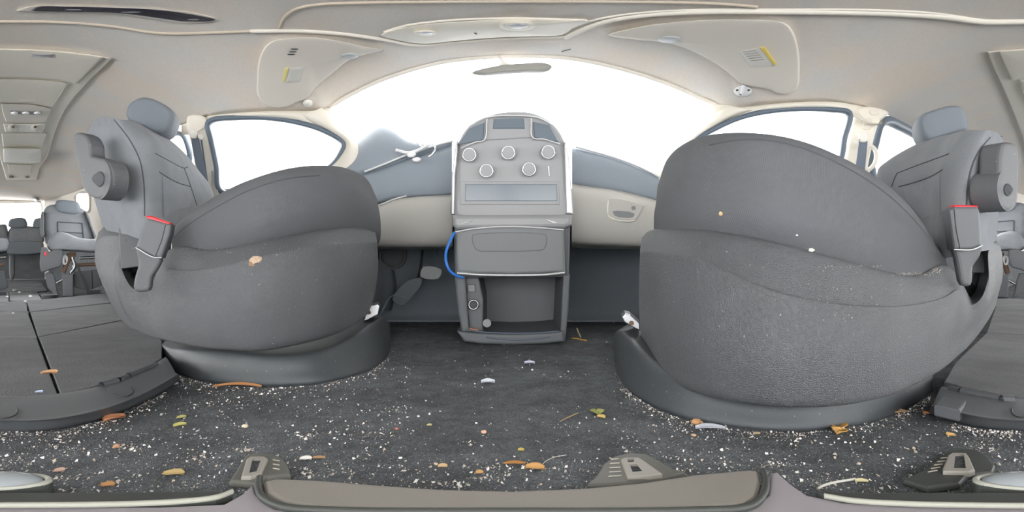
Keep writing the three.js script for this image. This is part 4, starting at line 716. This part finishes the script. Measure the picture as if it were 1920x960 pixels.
// ------------------------------------------------------------------ stow-floor lids and their edge trims
{
  const y = 0.05, lids = [
    [[[-60, 566], [48, 565], [52, 583], [54, 584.5], [0, 583], [-60, 583]], 'near the overhead rail, rear strip'],
    [[[51, 564.5], [205, 549], [215, 566], [58, 584], [55, 583]], 'rear strip'],
    [[[-60, 584.5], [52, 586], [69, 630.5], [0, 629.5], [-60, 630]], 'middle strip'],
    [[[57, 585.5], [216, 567.5], [262, 596], [226, 600], [74, 630.5], [71, 630]], 'middle strip'],
    [[[-60, 632], [69, 632.5], [108, 738], [60, 742], [0, 744.5], [-60, 746]], 'front'],
    [[[73, 632], [226, 602], [268, 597], [304, 640], [304, 672], [270, 690], [230, 708], [170, 726], [113, 737]], 'front'],
  ];
  const t = thing('stow_floor_lid', 'six carpeted floor lids behind the driver seat with orange chip on them', 'floor lid', G(120, 650));
  for (const [p] of lids) part('carpet_panel', mat(p, y, 0.05, 0.004), M.lid, t);
  // trim: rolled front edge
  const back = [[-60, 749], [0, 747], [60, 745], [112, 740], [170, 730], [230, 712], [275, 692], [308, 672]], nose = [[-60, 790], [0, 788], [60, 788], [112, 784], [190, 768], [255, 745], [300, 722], [332, 703]], foot = [[-60, 811], [0, 810], [60, 809], [112, 805], [190, 786], [262, 757], [312, 731], [337, 714]];
  const e = thing('sill_trim', 'black rolled plastic edge trim in front of the driver side lids', 'trim', G(150, 770));
  const A = back.map(([a, b]) => G(a, b, y)), B = nose.map(([a, b]) => G(a, b, y - 0.003)), C = foot.map(([a, b]) => G(a, b));
  const Bc = B.map((p, i) => p.clone().lerp(C[i], 0.35).add(V(0, 0.009, 0)));
  part('trim_body', loft([A, A.map((p, i) => p.clone().lerp(B[i], 0.9)), B, Bc, C, A.map((p) => V(p.x, 0, p.z))], { nu: 50, nv: 5 }), M.lip, e);
  const ringAt = (px, py, a, b, parent) => part('plug_outline', tube(oval(px, py, a, b, 16).map(([x, q]) => G(x, q, y + 0.003)), 0.0018, 60, true, 6), M.black, parent);
  ringAt(230, 733, 20, 11, e); ringAt(6, 770, 27, 14, e);
  const hinge = (pts, parent, yy = y + 0.012) => part('hinge_barrel', tube(pts.map(([a, b]) => G(a, b, yy)), 0.009, 20, false, 12), M.lip, parent);
  hinge([[222, 713], [238, 706]], e); hinge([[240, 705], [292, 684]], e); hinge([[190, 722], [219, 714]], e);
  part('catch', mat([[30, 752], [52, 751], [50, 755], [42, 757], [34, 756]], y + 0.006, 0.02, 0.002), M.black, e);
  part('catch', mat([[184, 726], [196, 722], [196, 727], [188, 730]], y + 0.006, 0.02, 0.002), M.black, e);
  // passenger side
  const u = thing('stow_floor_lid', 'carpeted floor lids behind the passenger seat', 'floor lid', G(1880, 650));
  for (const p of [[[1868, 560], [1990, 561], [1990, 582], [1866, 581]], [[1864, 582.5], [1990, 584], [1990, 630], [1850, 624]], [[1848, 625.5], [1990, 631.5], [1990, 745], [1925, 744], [1870, 738], [1800, 724], [1770, 715], [1790, 680]]]) part('carpet_panel', mat(p, y, 0.05, 0.004), M.lid, u);
  const f = thing('sill_trim', 'black rolled plastic edge trim in front of the passenger side lids', 'trim', G(1880, 770));
  const A2 = [[1768, 727], [1800, 733], [1850, 743], [1900, 749], [1990, 751]].map(([a, b]) => G(a, b, y)), B2 = [[1748, 762], [1790, 772], [1840, 782], [1900, 788], [1990, 790]].map(([a, b]) => G(a, b, y - 0.003)), C2 = [[1742, 775], [1785, 790], [1838, 802], [1900, 807], [1990, 809]].map(([a, b]) => G(a, b));
  part('trim_body', loft([A2, A2.map((p, i) => p.clone().lerp(B2[i], 0.9)), B2, B2.map((p, i) => p.clone().lerp(C2[i], 0.35).add(V(0, 0.009, 0))), C2, A2.map((p) => V(p.x, 0, p.z))], { nu: 40, nv: 5 }), M.lip, f);
  hinge([[1782, 728], [1801, 733]], f); hinge([[1803, 733], [1876, 747]], f); hinge([[1880, 748], [1902, 750]], f);
  ringAt(1916, 770, 19, 13, f);
  part('raised_pad', mat([[1764, 742], [1815, 750], [1800, 768], [1752, 758]], y + 0.006, 0.03, 0.005), M.lip, f);
}
{ // deeper floor boards between the rows
  const t = thing('rear_floor_board', 'pale grey floor boards before the third row bench', 'floor board', G(40, 555));
  for (const p of [[[-60, 548], [16, 548], [16, 555], [-60, 556]], [[18, 548], [70, 548], [76, 557], [78, 562], [18, 562.5]], [[-60, 557], [16, 556], [16, 563], [-60, 564]]]) part('board', mat(p, 0.03, 0.03, 0.004), S({ color: 0x85878a, roughness: 0.8 }), t);
  part('floor_tray', mat([[-60, 524], [76, 527], [88, 545], [70, 547], [-60, 547]], 0.012, 0.012, 0.002), M.carpet, t);
}

// ------------------------------------------------------------------ second and third row
function secondRowSeat(px, d, yaw, label, flip = 1) {
  const ks = 0.00425, ky = 0.00544, cx = 135;
  const origin = P(px, 480, d); origin.y = 0;
  const t = thing('second_row_seat', label, 'seat', origin); const th = THREE.MathUtils.degToRad(yaw);
  const n = V(-Math.sin(th), 0, -Math.cos(th)), s = V(Math.cos(th), 0, -Math.sin(th));
  const m = new THREE.Matrix4().makeBasis(s, V(0, 1, 0), n.clone().negate()); m.setPosition(origin.x, 0, origin.z);
  const pl = { o: origin, n, s, m, uv: (x, y) => [(x - cx) * ks * flip, H - (y - 480) * ky], at(x, y, w = 0) { const [a, b] = this.uv(x, y); return V(origin.x, b, origin.z).addScaledVector(s, a).addScaledVector(n, w); } };
  part('backrest', puff(pl, [[77, 410], [80, 390], [90, 380], [115, 378], [145, 381], [158, 385], [166, 395], [176, 420], [182, 446], [178, 456], [120, 458], [86, 458], [80, 440]], 0.3, 0.22, { e1: 0.28 }), M.cloth, t);
  part('head_rest', puff(pl, [[102, 386], [104, 372], [112, 369], [135, 370], [146, 372], [152, 383], [150, 395], [142, 398], [118, 396], [106, 393]], 0.28, 0.14, { e1: 0.3 }), M.head, t);
  for (const q of [[[107, 413], [155, 414.5]], [[108, 432.5], [156, 434]]]) part('seat_seam', tube(q.map(([x, y]) => pl.at(x, y, 0.297)), 0.005, 8), M.thread, t);
  for (const q of [[[107, 413], [108, 452]], [[155, 414], [159, 452]]]) part('seat_seam', tube(q.map(([x, y]) => pl.at(x, y, 0.297)), 0.005, 8), M.thread, t);
  part('arm_rest', slab(pl, [[74, 408], [77, 396], [80, 396], [81, 430], [82, 440], [77, 444], [74, 438]], 0.26, 0.12, 0.01, 3), M.shellPlain, t);
  part('arm_rest', slab(pl, [[161, 390], [165, 392], [178, 426], [184, 440], [180, 444], [176, 432]], 0.26, 0.12, 0.008, 3), M.shellPlain, t);
  part('cushion', puff(pl, [[88, 462], [92, 448], [100, 438], [112, 434], [128, 437], [146, 444], [170, 447], [192, 448], [194, 462], [188, 472], [150, 472], [110, 470], [94, 470]], -0.1, 0.45, { e1: 0.25, e2: 0.6 }), M.cloth, t);
  const sh = part('recliner_shield', slab(pl, [[78, 470], [80, 463], [88, 465], [92, 472], [104, 467], [117, 469], [117, 485], [113, 500], [98, 504], [80, 510], [76, 495]], -0.08, 0.12, 0.015, 3), M.shellPlain, t);
  part('release_tab', slab(pl, [[83.5, 473], [88, 472], [88.5, 479], [84, 479]], -0.085, 0.02, 0.004), M.red, sh, 'red release tab');
  part('front_foot', slab(pl, [[84, 514], [86, 511], [99, 511], [103, 522], [107, 545], [111, 556], [102, 553], [90, 540]], -0.02, 0.1, 0.01), M.lip, t);
  part('leg', slab(pl, [[116, 512], [122, 514], [138, 514], [138, 557], [118, 557], [117, 540]], -0.02, 0.14, 0.012), M.lip, t);
  part('base_box', slab(pl, [[138, 511], [174, 508], [176, 545], [156, 545], [138, 540]], 0.05, 0.3, 0.008), S({ color: 0x53575b, roughness: 0.5 }), t);
  part('base_box', slab(pl, [[174, 508], [188, 508], [194, 538], [176, 545]], 0.06, 0.3, 0.008), S({ color: 0x53575b, roughness: 0.5 }), t);
  part('strut', slab(pl, [[142, 497], [147, 497], [168, 546], [190, 546], [190, 552], [165, 553]], -0.03, 0.03, 0.003), M.black, t);
  part('latch_frame', tube([[130, 474], [128, 486], [122, 500], [118, 512]].map(([x, y]) => pl.at(x, y, 0.02)), 0.022, 20), M.rust, t, 'rusty latch frame');
  part('latch_frame', tube([[138, 474], [136, 484], [140, 500], [132, 512]].map(([x, y]) => pl.at(x, y, 0.02)), 0.018, 20), M.steel, t, 'bare metal latch frame');
  part('latch_plate', slab(pl, [[130, 472], [143, 473], [142, 482], [131, 482]], 0, 0.06, 0.004), M.rust, t);
  part('cable_coil', tube(oval(122, 488, 4, 8).map(([x, y]) => pl.at(x, y, 0.01)), 0.012, 30, true), M.white, t, 'pale coil');
  part('cross_bar', rod(pl.at(138, 498, 0.06), pl.at(186, 496, 0.06), 0.018), M.rust, t);
  part('cross_bar', rod(pl.at(150, 484, 0.1), pl.at(190, 482, 0.1), 0.016), M.steel, t);
  part('spring', rod(pl.at(105, 531, 0.02), pl.at(118, 524, 0.02), 0.014), M.steel, t);
  return t;
}
secondRowSeat(135, 5.7, 38.7, 'grey second row captain seat with exposed latch frame, between rear window and driver seat');
secondRowSeat(-50, 5.3, 44.5, 'grey second row seat back at the outer end of the rear window', 1);
secondRowSeat(1872, 5.5, -41.5, 'grey second row captain seat glimpsed behind the passenger arm rest', -1);
{
  const cup = thing('cup_ring', 'black round cup ring on the floor before the second row seat', 'cup ring', G(93, 560));
  const c = G(93, 556, 0.06); part('ring', rod(V(c.x, 0.03, c.z), V(c.x, 0.075, c.z), 0.055, 28, 0.058), M.black, cup);
  const tg = new THREE.TorusGeometry(0.054, 0.006, 8, 32); tg.rotateX(Math.PI / 2); tg.translate(c.x, 0.075, c.z); part('rim', tg, M.lip, cup);
  const pl = plane(40, 9.2, 42), t = thing('third_row_bench', 'grey third row bench seen against the rear window', 'bench', pl.at(40, 530));
  part('backrest', puff(pl, [[15, 436], [18, 428], [26, 424], [48, 423], [66, 424], [78, 424], [82, 440], [82, 454], [40, 456], [15, 455]], 0.2, 0.3, { e1: 0.2 }), M.cloth, t);
  part('backrest', puff(pl, [[-50, 425], [-10, 422], [10, 420], [14, 428], [14, 456], [-50, 456]], 0.2, 0.3, { e1: 0.2 }), M.cloth, t);
  part('head_rest', puff(pl, [[16, 424], [18, 412], [24, 409], [46, 409], [50, 414], [51, 424], [44, 427], [22, 427]], 0.15, 0.16, { e1: 0.25 }), M.head, t);
  part('head_rest', puff(pl, [[62, 424], [65, 411], [69, 409], [78, 409], [82, 424], [78, 427], [66, 427]], 0.15, 0.16, { e1: 0.25 }), M.head, t);
  part('cushion', puff(pl, [[10, 456], [14, 453], [76, 452], [81, 454], [81, 474], [76, 476], [14, 476], [10, 470]], -0.3, 0.6, { e1: 0.15, e2: 0.4 }), S({ color: 0x70757b, roughness: 0.9 }), t);
  part('cushion', puff(pl, [[-50, 455], [4, 455], [9, 458], [9, 473], [-50, 474]], -0.3, 0.6, { e1: 0.15, e2: 0.4 }), S({ color: 0x70757b, roughness: 0.9 }), t);
  part('leg', slab(pl, [[17, 474], [28, 474], [28, 512], [25, 525], [19, 525], [17, 512]], -0.1, 0.1, 0.02), M.shellPlain, t);
  part('under_panel', slab(pl, [[-50, 472], [84, 472], [84, 523], [-50, 523]], 0.5, 0.05, 0.004), M.lid, t);
}

// ------------------------------------------------------------------ camera-side tray with latch plates
{
  const t = thing('floor_tray', 'pale grey plastic tray with rounded ends lying at the foot of the frame', 'tray', G(960, 930));
  part('tray_top', mat([[492, 900], [520, 894], [600, 897], [700, 905], [830, 914], [960, 917], [1090, 912], [1200, 902], [1300, 887], [1400, 878], [1422, 880], [1428, 900], [1420, 930], [1395, 948], [1300, 954], [960, 957], [600, 954], [530, 944], [496, 924]], 0.04, 0.04, 0.012), M.tray, t);
  part('tray_rim', tube([[486, 896], [484, 912], [492, 932], [530, 950], [620, 957], [960, 959], [1300, 957], [1400, 951], [1430, 930], [1436, 900], [1430, 882]].map(([a, b]) => G(a, b, 0.036)), 0.006, 120), M.plateDark, t, 'dark groove round the tray');
  const u = thing('floor_pan', 'mauve grey pan under the trays at the near edge of the floor', 'floor pan', G(960, 1000));
  part('pan', mat([[-80, 949], [300, 949], [420, 944], [452, 926], [474, 908], [482, 925], [520, 953], [960, 963], [1400, 955], [1438, 928], [1444, 886], [1458, 884], [1482, 906], [1515, 928], [1580, 941], [1700, 948], [2000, 951], [2000, 1090], [-80, 1090]], 0.03, 0.03, 0.006), S({ color: 0x9a959a, roughness: 0.7 }), u);
  for (const [q, label] of [[[[-80, 922], [100, 922], [250, 921], [400, 918], [436, 921], [405, 932], [330, 940], [200, 945], [-80, 947]], 'dark green black tray ledge before the driver side trim'], [[[2000, 922], [1800, 922], [1640, 922], [1530, 919], [1545, 929], [1600, 938], [1700, 944], [1850, 947], [2000, 948]], 'dark green black tray ledge before the passenger side trim']]) {
    const v = thing('tray_ledge', label, 'tray', G(q[1][0], 935));
    part('ledge', mat(q, 0.035, 0.035, 0.006), M.plateDark, v);
    part('ledge_rim', tube(q.slice(-5).map(([a, b]) => G(a, b + 0.5, 0.037)), 0.0045, 60), S({ color: 0x9a9b90, roughness: 0.5 }), v, 'pale rim line');
  }
  const latch = (label, plate, frame, hole, ticks, m, y = 0.014) => {
    const l = thing('latch_plate', label, 'latch', G(frame[0][0], frame[0][1]));
    part('plate', mat(plate, y, y, 0.005, 0), m, l);
    part('slot_frame', mat(frame, y + 0.007, 0.012, 0.003, 0, hole), S({ color: 0x9a968e, roughness: 0.5 }), l, 'pale worn slot frame');
    for (const h of hole) part('slot', mat(h, y + 0.002, 0.006, 0.001), M.carpet, l);
    for (const q of ticks) part('tick', tube(q.map(([a, b]) => G(a, b, y + 0.001)), 0.0012, 6, false, 5), S({ color: 0xb5b1a6, roughness: 0.6 }), l);
    return l;
  };
  latch('grey latch plate with pale slot in front of the passenger seat', [[1100, 908], [1118, 890], [1132, 868], [1150, 855], [1180, 848], [1210, 850], [1235, 862], [1262, 878], [1285, 884], [1240, 895], [1180, 905]],
    [[1164, 860], [1172, 857], [1198, 857], [1206, 862], [1226, 876], [1242, 887], [1215, 891], [1176, 892]], [[[1172, 859], [1191, 859], [1192, 866.5], [1176, 867.5]], [[1177, 870], [1196, 869.5], [1208, 884], [1184, 886]]],
    [0, 1, 2, 3, 4].map((i) => [[1145 - i, 861 + i * 8], [1160 + i * 1.5, 860 + i * 8]]), M.plate);
  latch('dark latch plate with pale slot near the passenger side trim', [[1694, 897], [1730, 880], [1755, 862], [1775, 845], [1800, 840], [1830, 841], [1852, 855], [1866, 872], [1862, 883], [1815, 888], [1800, 905], [1740, 912]],
    [[1778, 852], [1785, 848], [1812, 849], [1817, 856], [1828, 880], [1818, 884], [1768, 883], [1767, 878]], [[[1788, 851], [1809, 851], [1815, 879], [1786, 878]]],
    [0, 1, 2, 3, 4].map((i) => [[1764 - i * 6, 859 + i * 6.5], [1777 - i * 5, 858 + i * 6]]), M.plateDark);
  latch('pale latch plate with slot near the driver seat plinth', [[430, 900], [448, 872], [460, 853], [480, 847], [510, 850], [530, 858], [540, 872], [545, 888], [500, 893], [478, 905]],
    [[462, 860], [470, 855], [496, 855], [502, 859], [490, 886], [470, 893], [452, 893]], [[[471, 860], [493, 859], [484, 884], [464, 888]]],
    [0, 1, 2].map((i) => [[512, 862 + i * 8], [524, 864 + i * 8]]), M.plate);
  for (const [px, label] of [[-4, 'glassy grey disc before the driver side trim'], [1926, 'glassy grey disc before the passenger side trim']]) {
    const l = thing('lens_disc', label, 'disc', G(px, 905));
    const c = G(px, 905, 0.03), g = new THREE.SphereGeometry(1, 40, 20, 0, Math.PI * 2, 0, Math.PI / 2); g.scale(0.078, 0.022, 0.03); g.translate(c.x, 0.025, c.z); part('dome', g, S({ color: 0x8f9599, roughness: 0.18 }), l);
    const r = new THREE.TorusGeometry(1, 0.08, 10, 50); r.rotateX(Math.PI / 2); r.scale(0.084, 0.06, 0.032); r.translate(c.x, 0.03, c.z); part('rim', r, S({ color: 0xa3a49a, roughness: 0.4 }), l);
    const b = new THREE.CylinderGeometry(0.09, 0.092, 0.03, 40); b.scale(1, 1, 0.4); b.translate(c.x, 0.015, c.z); part('base', b, M.plateDark, l);
  }
}

// ------------------------------------------------------------------ litter
{
  const leafMat = {}; const lm = (c) => (leafMat[c] ??= S({ color: c, roughness: 0.85, side: THREE.DoubleSide }));
  const r = rng(42);
  // a curled leaf: blade along its length, lifted edges
  function leaf(name, px, py, wpx, hpx, color, label, category, y = 0, tilt = 0) {
    const a = G(px - (wpx / 2) * Math.cos(tilt), py - (hpx / 2) * Math.sin(tilt) , y), b = G(px + (wpx / 2) * Math.cos(tilt), py + (hpx / 2) * Math.sin(tilt), y), side = b.clone().sub(a), len = side.length(); side.normalize();
    const c = G(px, py + hpx / 2, y).sub(G(px, py - hpx / 2, y)).length() * 0.5, wdt = Math.max(0.003, Math.min(c, len * 0.5)), across = V(-side.z, 0, side.x);
    const rows = [-1, -0.5, 0, 0.5, 1].map((k) => Array.from({ length: 7 }, (_, i) => { const t = i / 6, w = wdt * Math.sin(Math.PI * (0.08 + 0.84 * t)) * (0.85 + 0.3 * r()); return a.clone().addScaledVector(side, t * len).addScaledVector(across, k * w).add(V(0, 0.002 + Math.abs(k) * wdt * 0.35 + Math.sin(t * Math.PI) * len * 0.05, 0)); }));
    const g = loft([...rows, ...rows.slice().reverse().map((q) => q.map((p) => p.clone().add(V(0, -0.0015, 0))))], { nu: 10, nv: 2 });
    g.translate(0, 0.0005, 0);
    return solo(name, g, lm(color), label, category);
  }
  function chunk(name, px, py, spx, color, label, category, y = 0) {
    const c = G(px, py, y), s = (spx * -c.z) / F / 2, g = new THREE.IcosahedronGeometry(s, 1), p = g.attributes.position, seen = new Map();
    for (let i = 0; i < p.count; i++) { const k = [p.getX(i), p.getY(i), p.getZ(i)].map((q) => q.toFixed(5)).join(); if (!seen.has(k)) seen.set(k, 0.7 + r() * 0.6); const f = seen.get(k); p.setXYZ(i, p.getX(i) * f, p.getY(i) * f * 0.55, p.getZ(i) * f); }
    g.computeVertexNormals(); g.computeBoundingBox(); g.translate(c.x, y - g.boundingBox.min.y, c.z); return solo(name, g, lm(color), label, category);
  }
  leaf('bark_strip', 214, 788, 46, 20, 0xc98a63, 'orange bark strip against the driver side edge trim', 'bark', 0, -0.45);
  leaf('leaf', 337, 800, 26, 12, 0xb9b36b, 'larger yellow green leaf half on the carpet', 'leaf', 0, -0.3);
  leaf('leaf', 340, 785, 18, 8, 0xb5b070, 'smaller yellow green leaf above its twin', 'leaf', 0, -0.2);
  leaf('wood_chip', 92, 702, 30, 9, 0xd6a77e, 'orange wood chip across the gap of the floor lids', 'chip', 0.051, -0.1);
  chunk('petal', 459, 802, 12, 0xd8cbb6, 'pale petal near the driver seat latch plate', 'petal');
  chunk('pebble', 218, 840, 12, 0xc79a78, 'tan crumb on the dark carpet below the bark strip', 'crumb');
  leaf('leaf', 110, 886, 20, 8, 0xc9a99b, 'pinkish dry leaf beside the glassy disc', 'leaf');
  leaf('leaf', 325, 892, 40, 9, 0xb79f6c, 'yellow brown leaf by the dark tray ledge', 'leaf');
  leaf('leaf', 201, 913, 26, 7, 0xb98a5a, 'orange leaf at the rim of the dark tray ledge', 'leaf');
  leaf('paper_flake', 573, 863, 22, 6, 0xe6e3dc, 'white flake beside a brown stem near the pale latch plate', 'flake');
  leaf('stem', 598, 861, 24, 4, 0xa98864, 'brown stem touching the white flake', 'stem');
  leaf('seed_husk', 830, 877, 18, 6, 0xd0b184, 'tan husk beyond the pale tray, left of orange husk', 'husk');
  leaf('seed_husk', 899, 889, 15, 6, 0xc99e68, 'orange husk close to the pale tray rim', 'husk');
  leaf('stem', 965, 872, 42, 5, 0xa8763c, 'long dark orange stalk of the curled leaf by the tray', 'stem');
  leaf('leaf', 1003, 881, 36, 11, 0xcf9f63, 'curled orange leaf lying by the middle of the tray', 'leaf', 0, 0.2);
  leaf('leaf', 977, 846, 12, 5, 0xc4ad5c, 'small yellow leaf scrap behind the curled orange leaf', 'leaf');
  chunk('crumb', 744, 806, 7, 0xb56a5c, 'red crumb on open carpet', 'crumb');
  chunk('crumb', 907, 813, 10, 0xcfa78e, 'pinkish crumb alone on the middle carpet', 'crumb');
  leaf('seed_husk', 805, 799, 9, 4, 0xcdc08e, 'small yellowish husk on the middle carpet', 'husk');
  leaf('leaf', 1127, 784, 16, 7, 0xd2b46a, 'yellow leaf with a green tip in front of passenger seat', 'leaf', 0, 0.4);
  leaf('leaf', 1120, 776, 9, 9, 0x9aa05a, 'green leaf tip beside the yellow leaf', 'leaf', 0, 1);
  chunk('leaf_clump', 1307, 796, 20, 0xb58a62, 'tan crumpled leaf clump against the passenger plinth', 'leaf');
  leaf('plastic_strip', 1332, 806, 56, 8, 0xb9bcc6, 'pale grey plastic strip at the foot of the passenger plinth', 'strip', 0, 0.12);
  chunk('crumb', 1300, 818, 9, 0xc9a88a, 'tan crumb below the plastic strip', 'crumb');
  leaf('leaf', 1571, 803, 14, 12, 0xd09a50, 'curled orange leaf at the passenger plinth', 'leaf', 0, 1);
  leaf('leaf', 1575, 812, 14, 10, 0xd9a95e, 'orange leaf half under its curled twin', 'leaf', 0, -0.7);
  leaf('leaf', 1783, 818, 13, 6, 0xd8b06a, 'yellow star shaped scrap before the passenger edge trim', 'leaf', 0, -0.2);
  leaf('twig', 1688, 775, 24, 5, 0xb8966c, 'tan twig between plinth and passenger edge trim', 'twig', 0, -0.4);
  leaf('bark_strip', 1738, 777, 14, 6, 0xc48b58, 'small orange bark bit under the passenger edge trim', 'bark');
  leaf('leaf', 1616, 905, 24, 5, 0xd8cfa0, 'pale yellow leaf beside the dark latch plate', 'leaf');
  { const d = -G(1089, 633).z; solo('straw', tube([P(1089, 632.5, d), P(1085, 624, d + 0.005), P(1081.5, 615, d + 0.01)], 0.003, 10), lm(0xc9b78e), 'upright straw leaning beside the centre console', 'straw');
    solo('straw', tube([[1073, 634], [1082, 635], [1090, 637], [1100, 638.5]].map(([a, b]) => G(a, b, 0.004)), 0.004, 14), lm(0xc8a35a), 'golden straw flat beside the centre console', 'straw'); }
  leaf('paper_scrap', 915, 719, 26, 9, 0xdde2ec, 'white paper scrap on the carpet before the console', 'paper');
  leaf('paper_scrap', 993, 683, 20, 4, 0xd9d6ee, 'lilac paper sliver close to the console foot', 'paper');
  leaf('paper_scrap', 327, 723, 18, 7, 0xcfcbd8, 'lilac scrap at the end of the driver edge trim', 'paper', 0, -0.5);
  leaf('paper_scrap', 73, 737, 13, 4, 0xb9cbe6, 'blue white scrap at the front of the floor lids', 'paper', 0.051);
  leaf('bark_strip', 445, 727, 90, 4, 0xc18a5c, 'long orange strip along the driver plinth foot', 'bark', 0, 0.03);
  leaf('leaf', 1400 + 20, 0 + 815, 10, 4, 0xbba27c, 'thin dry leaf left of the curled orange leaf', 'leaf');
  for (const [px, py, w] of [[28, 546, 7], [36, 549, 4], [57, 557, 6], [48, 566, 5], [25, 588, 4], [14, 557, 4]]) chunk('paper_crumb', px, py, w, 0xe6e6e4, 'white paper crumb on the boards behind the floor lids', 'crumb', 0.05).userData.group = 'white crumbs on the rear floor';
  // crumbs stuck on the seats
  const stick = (s, px, py, size, color, label) => { const p = onto([s], px, py, 0.002); if (!p) return; const g = new THREE.IcosahedronGeometry((size * -p.z) / F / 2, 1), q = g.attributes.position, seen = new Map(); for (let i = 0; i < q.count; i++) { const k = [q.getX(i), q.getY(i), q.getZ(i)].map((z) => z.toFixed(5)).join(); if (!seen.has(k)) seen.set(k, 0.6 + r() * 0.7); const f = seen.get(k); q.setXYZ(i, q.getX(i) * f, q.getY(i) * f * 0.8, q.getZ(i) * f * 0.5); } g.computeVertexNormals(); g.translate(p.x, p.y, p.z); solo('mud_crumb', g, lm(color), label, 'crumb'); };
  stick(left.shield, 480, 488, 24, 0xbba48e, 'dried mud crumb stuck on the driver seat shield');
  stick(left.shield, 472, 495, 12, 0x9a7f66, 'brown mud bit beside the big crumb on driver shield');
  stick(right.cushion, 1352, 401, 9, 0xc9b184, 'straw coloured burr on the passenger cushion');
  stick(right.cushion, 1522, 469, 11, 0xd8d6cc, 'white grain at the lower edge of the passenger cushion');
  stick(right.cushion, 1494, 441, 4, 0xe2e2e0, 'tiny white speck on the passenger cushion');
  solo('string', tube([[1533, 916], [1545, 910], [1562, 905], [1585, 901], [1604, 898]].map(([a, b]) => G(a, b, 0.003)), 0.0022, 40), lm(0xd6d4cc), 'white string curling by the passenger side tray ledge', 'string');
  solo('hair_strand', tube([[1016, 873], [1024, 864], [1040, 857], [1062, 853]].map(([a, b]) => G(a, b, 0.003)), 0.0008, 30), lm(0xb9b7b0), 'fine pale hair arching beside the curled orange leaf', 'strand');
  solo('twig', tube([[1050, 790], [1062, 784], [1075, 778], [1084, 774]].map(([a, b]) => G(a, b, 0.003)), 0.0014, 20), lm(0xa98f70), 'thin tan twig before the passenger seat', 'twig');
  for (const [seat, spots, n, label] of [[left, [[350, 466, 40, 5], [400, 471, 50, 5], [520, 470, 90, 14], [470, 490, 40, 8], [620, 455, 50, 6]], 240, 'pale crumbs along the driver cushion edge'], [right, [[1730, 514, 30, 6], [1700, 514, 30, 4], [1756, 506, 14, 8], [1600, 500, 90, 6], [1560, 560, 160, 60]], 420, 'tan crumbs gathered in the corner of the passenger cushion']]) {
    const im = new THREE.InstancedMesh(new THREE.TetrahedronGeometry(1, 0), S({ color: 0xffffff, roughness: 0.8 }), n), mx = new THREE.Matrix4(), cl = new THREE.Color(); let i = 0, tries = 0;
    while (i < n && tries++ < n * 3) { const c = spots[Math.floor(r() * spots.length)], p = onto([seat.shield, seat.cushion], c[0] + (r() + r() - 1) * c[2], c[1] + (r() + r() - 1) * c[3], 0.0005); if (!p) continue; const z = 0.0005 + Math.pow(r(), 4) * 0.0016;
      mx.compose(p, new THREE.Quaternion().setFromEuler(new THREE.Euler(r() * 6, r() * 6, r() * 6)), V(z, z, z)); im.setMatrixAt(i, mx); const w = 0.4 + r() * 0.35; im.setColorAt(i, cl.setRGB(w, w * 0.9, w * 0.78)); i++; }
    im.count = i; im.name = numbered('seat_crumbs'); im.userData = { kind: 'stuff', label, category: 'crumbs' }; im.castShadow = im.receiveShadow = true; scene.add(im);
  }
  // fine crumbs: nobody could count them
  const base = new THREE.TetrahedronGeometry(1, 0), N = 15000, inst = new THREE.InstancedMesh(base, S({ color: 0xffffff, roughness: 0.8 }), N), mtx = new THREE.Matrix4(), q = new THREE.Quaternion(), col = new THREE.Color();
  const pal = [[0.78, 0.76, 0.72], [0.7, 0.68, 0.64], [0.62, 0.52, 0.42], [0.5, 0.47, 0.43], [0.8, 0.8, 0.8], [0.45, 0.4, 0.35]];
  const clumps = Array.from({ length: 46 }, () => [r() * 2000 - 40, 690 + r() * 225, 20 + r() * 70]);
  const foot = [...[[318, 695], [345, 709], [400, 722], [500, 729], [600, 723], [690, 700], [728, 672]], ...[[1160, 705], [1180, 735], [1232, 770], [1300, 794], [1400, 809], [1500, 812], [1620, 800], [1700, 771], [1745, 742]], ...[[0, 813], [112, 809], [190, 790], [262, 761], [312, 735]], ...[[1785, 794], [1838, 806], [1900, 811]]];
  let k = 0;
  while (k < N) {
    let px, py; const pick = r();
    if (pick < 0.5) { px = -40 + r() * 2000; py = 690 + r() * 235; }
    else if (pick < 0.62) { px = 700 + r() * 480; py = 560 + r() * 150; }
    else if (pick < 0.8) { const c = clumps[Math.floor(r() * clumps.length)]; px = c[0] + (r() + r() + r() - 1.5) * c[2]; py = c[1] + (r() + r() - 1) * c[2] * 0.25; }
    else { const i = Math.floor(r() * (foot.length - 1)), a = foot[i], b = foot[i + 1], t = r(); if (Math.abs(a[0] - b[0]) > 130) continue; px = lerp(a[0], b[0], t); py = lerp(a[1], b[1], t) + r() * r() * 22; }
    if (py < 562 || (r() < 0.75 && Math.abs(px - 960) < 190 && py < 860)) continue;
    const p = G(px, py), s = 0.0006 + Math.pow(r(), 7) * 0.0036 + (r() < 0.5 ? 0.0002 : 0);
    q.setFromEuler(new THREE.Euler(r() * 6, r() * 6, r() * 6)); mtx.compose(V(p.x, s * 0.3, p.z), q, V(s * (0.7 + r() * 1.4), s * 0.6, s * (0.7 + r() * 0.8)));
    inst.setMatrixAt(k, mtx); const c = pal[Math.floor(r() * pal.length)]; inst.setColorAt(k, col.setRGB(...c)); k++;
  }
  inst.name = 'floor_crumbs'; inst.castShadow = inst.receiveShadow = true; inst.userData = { kind: 'stuff', label: 'pale crumbs and grit scattered over the dark carpet', category: 'crumbs' }; scene.add(inst);
}
renderer.render(scene, camera);
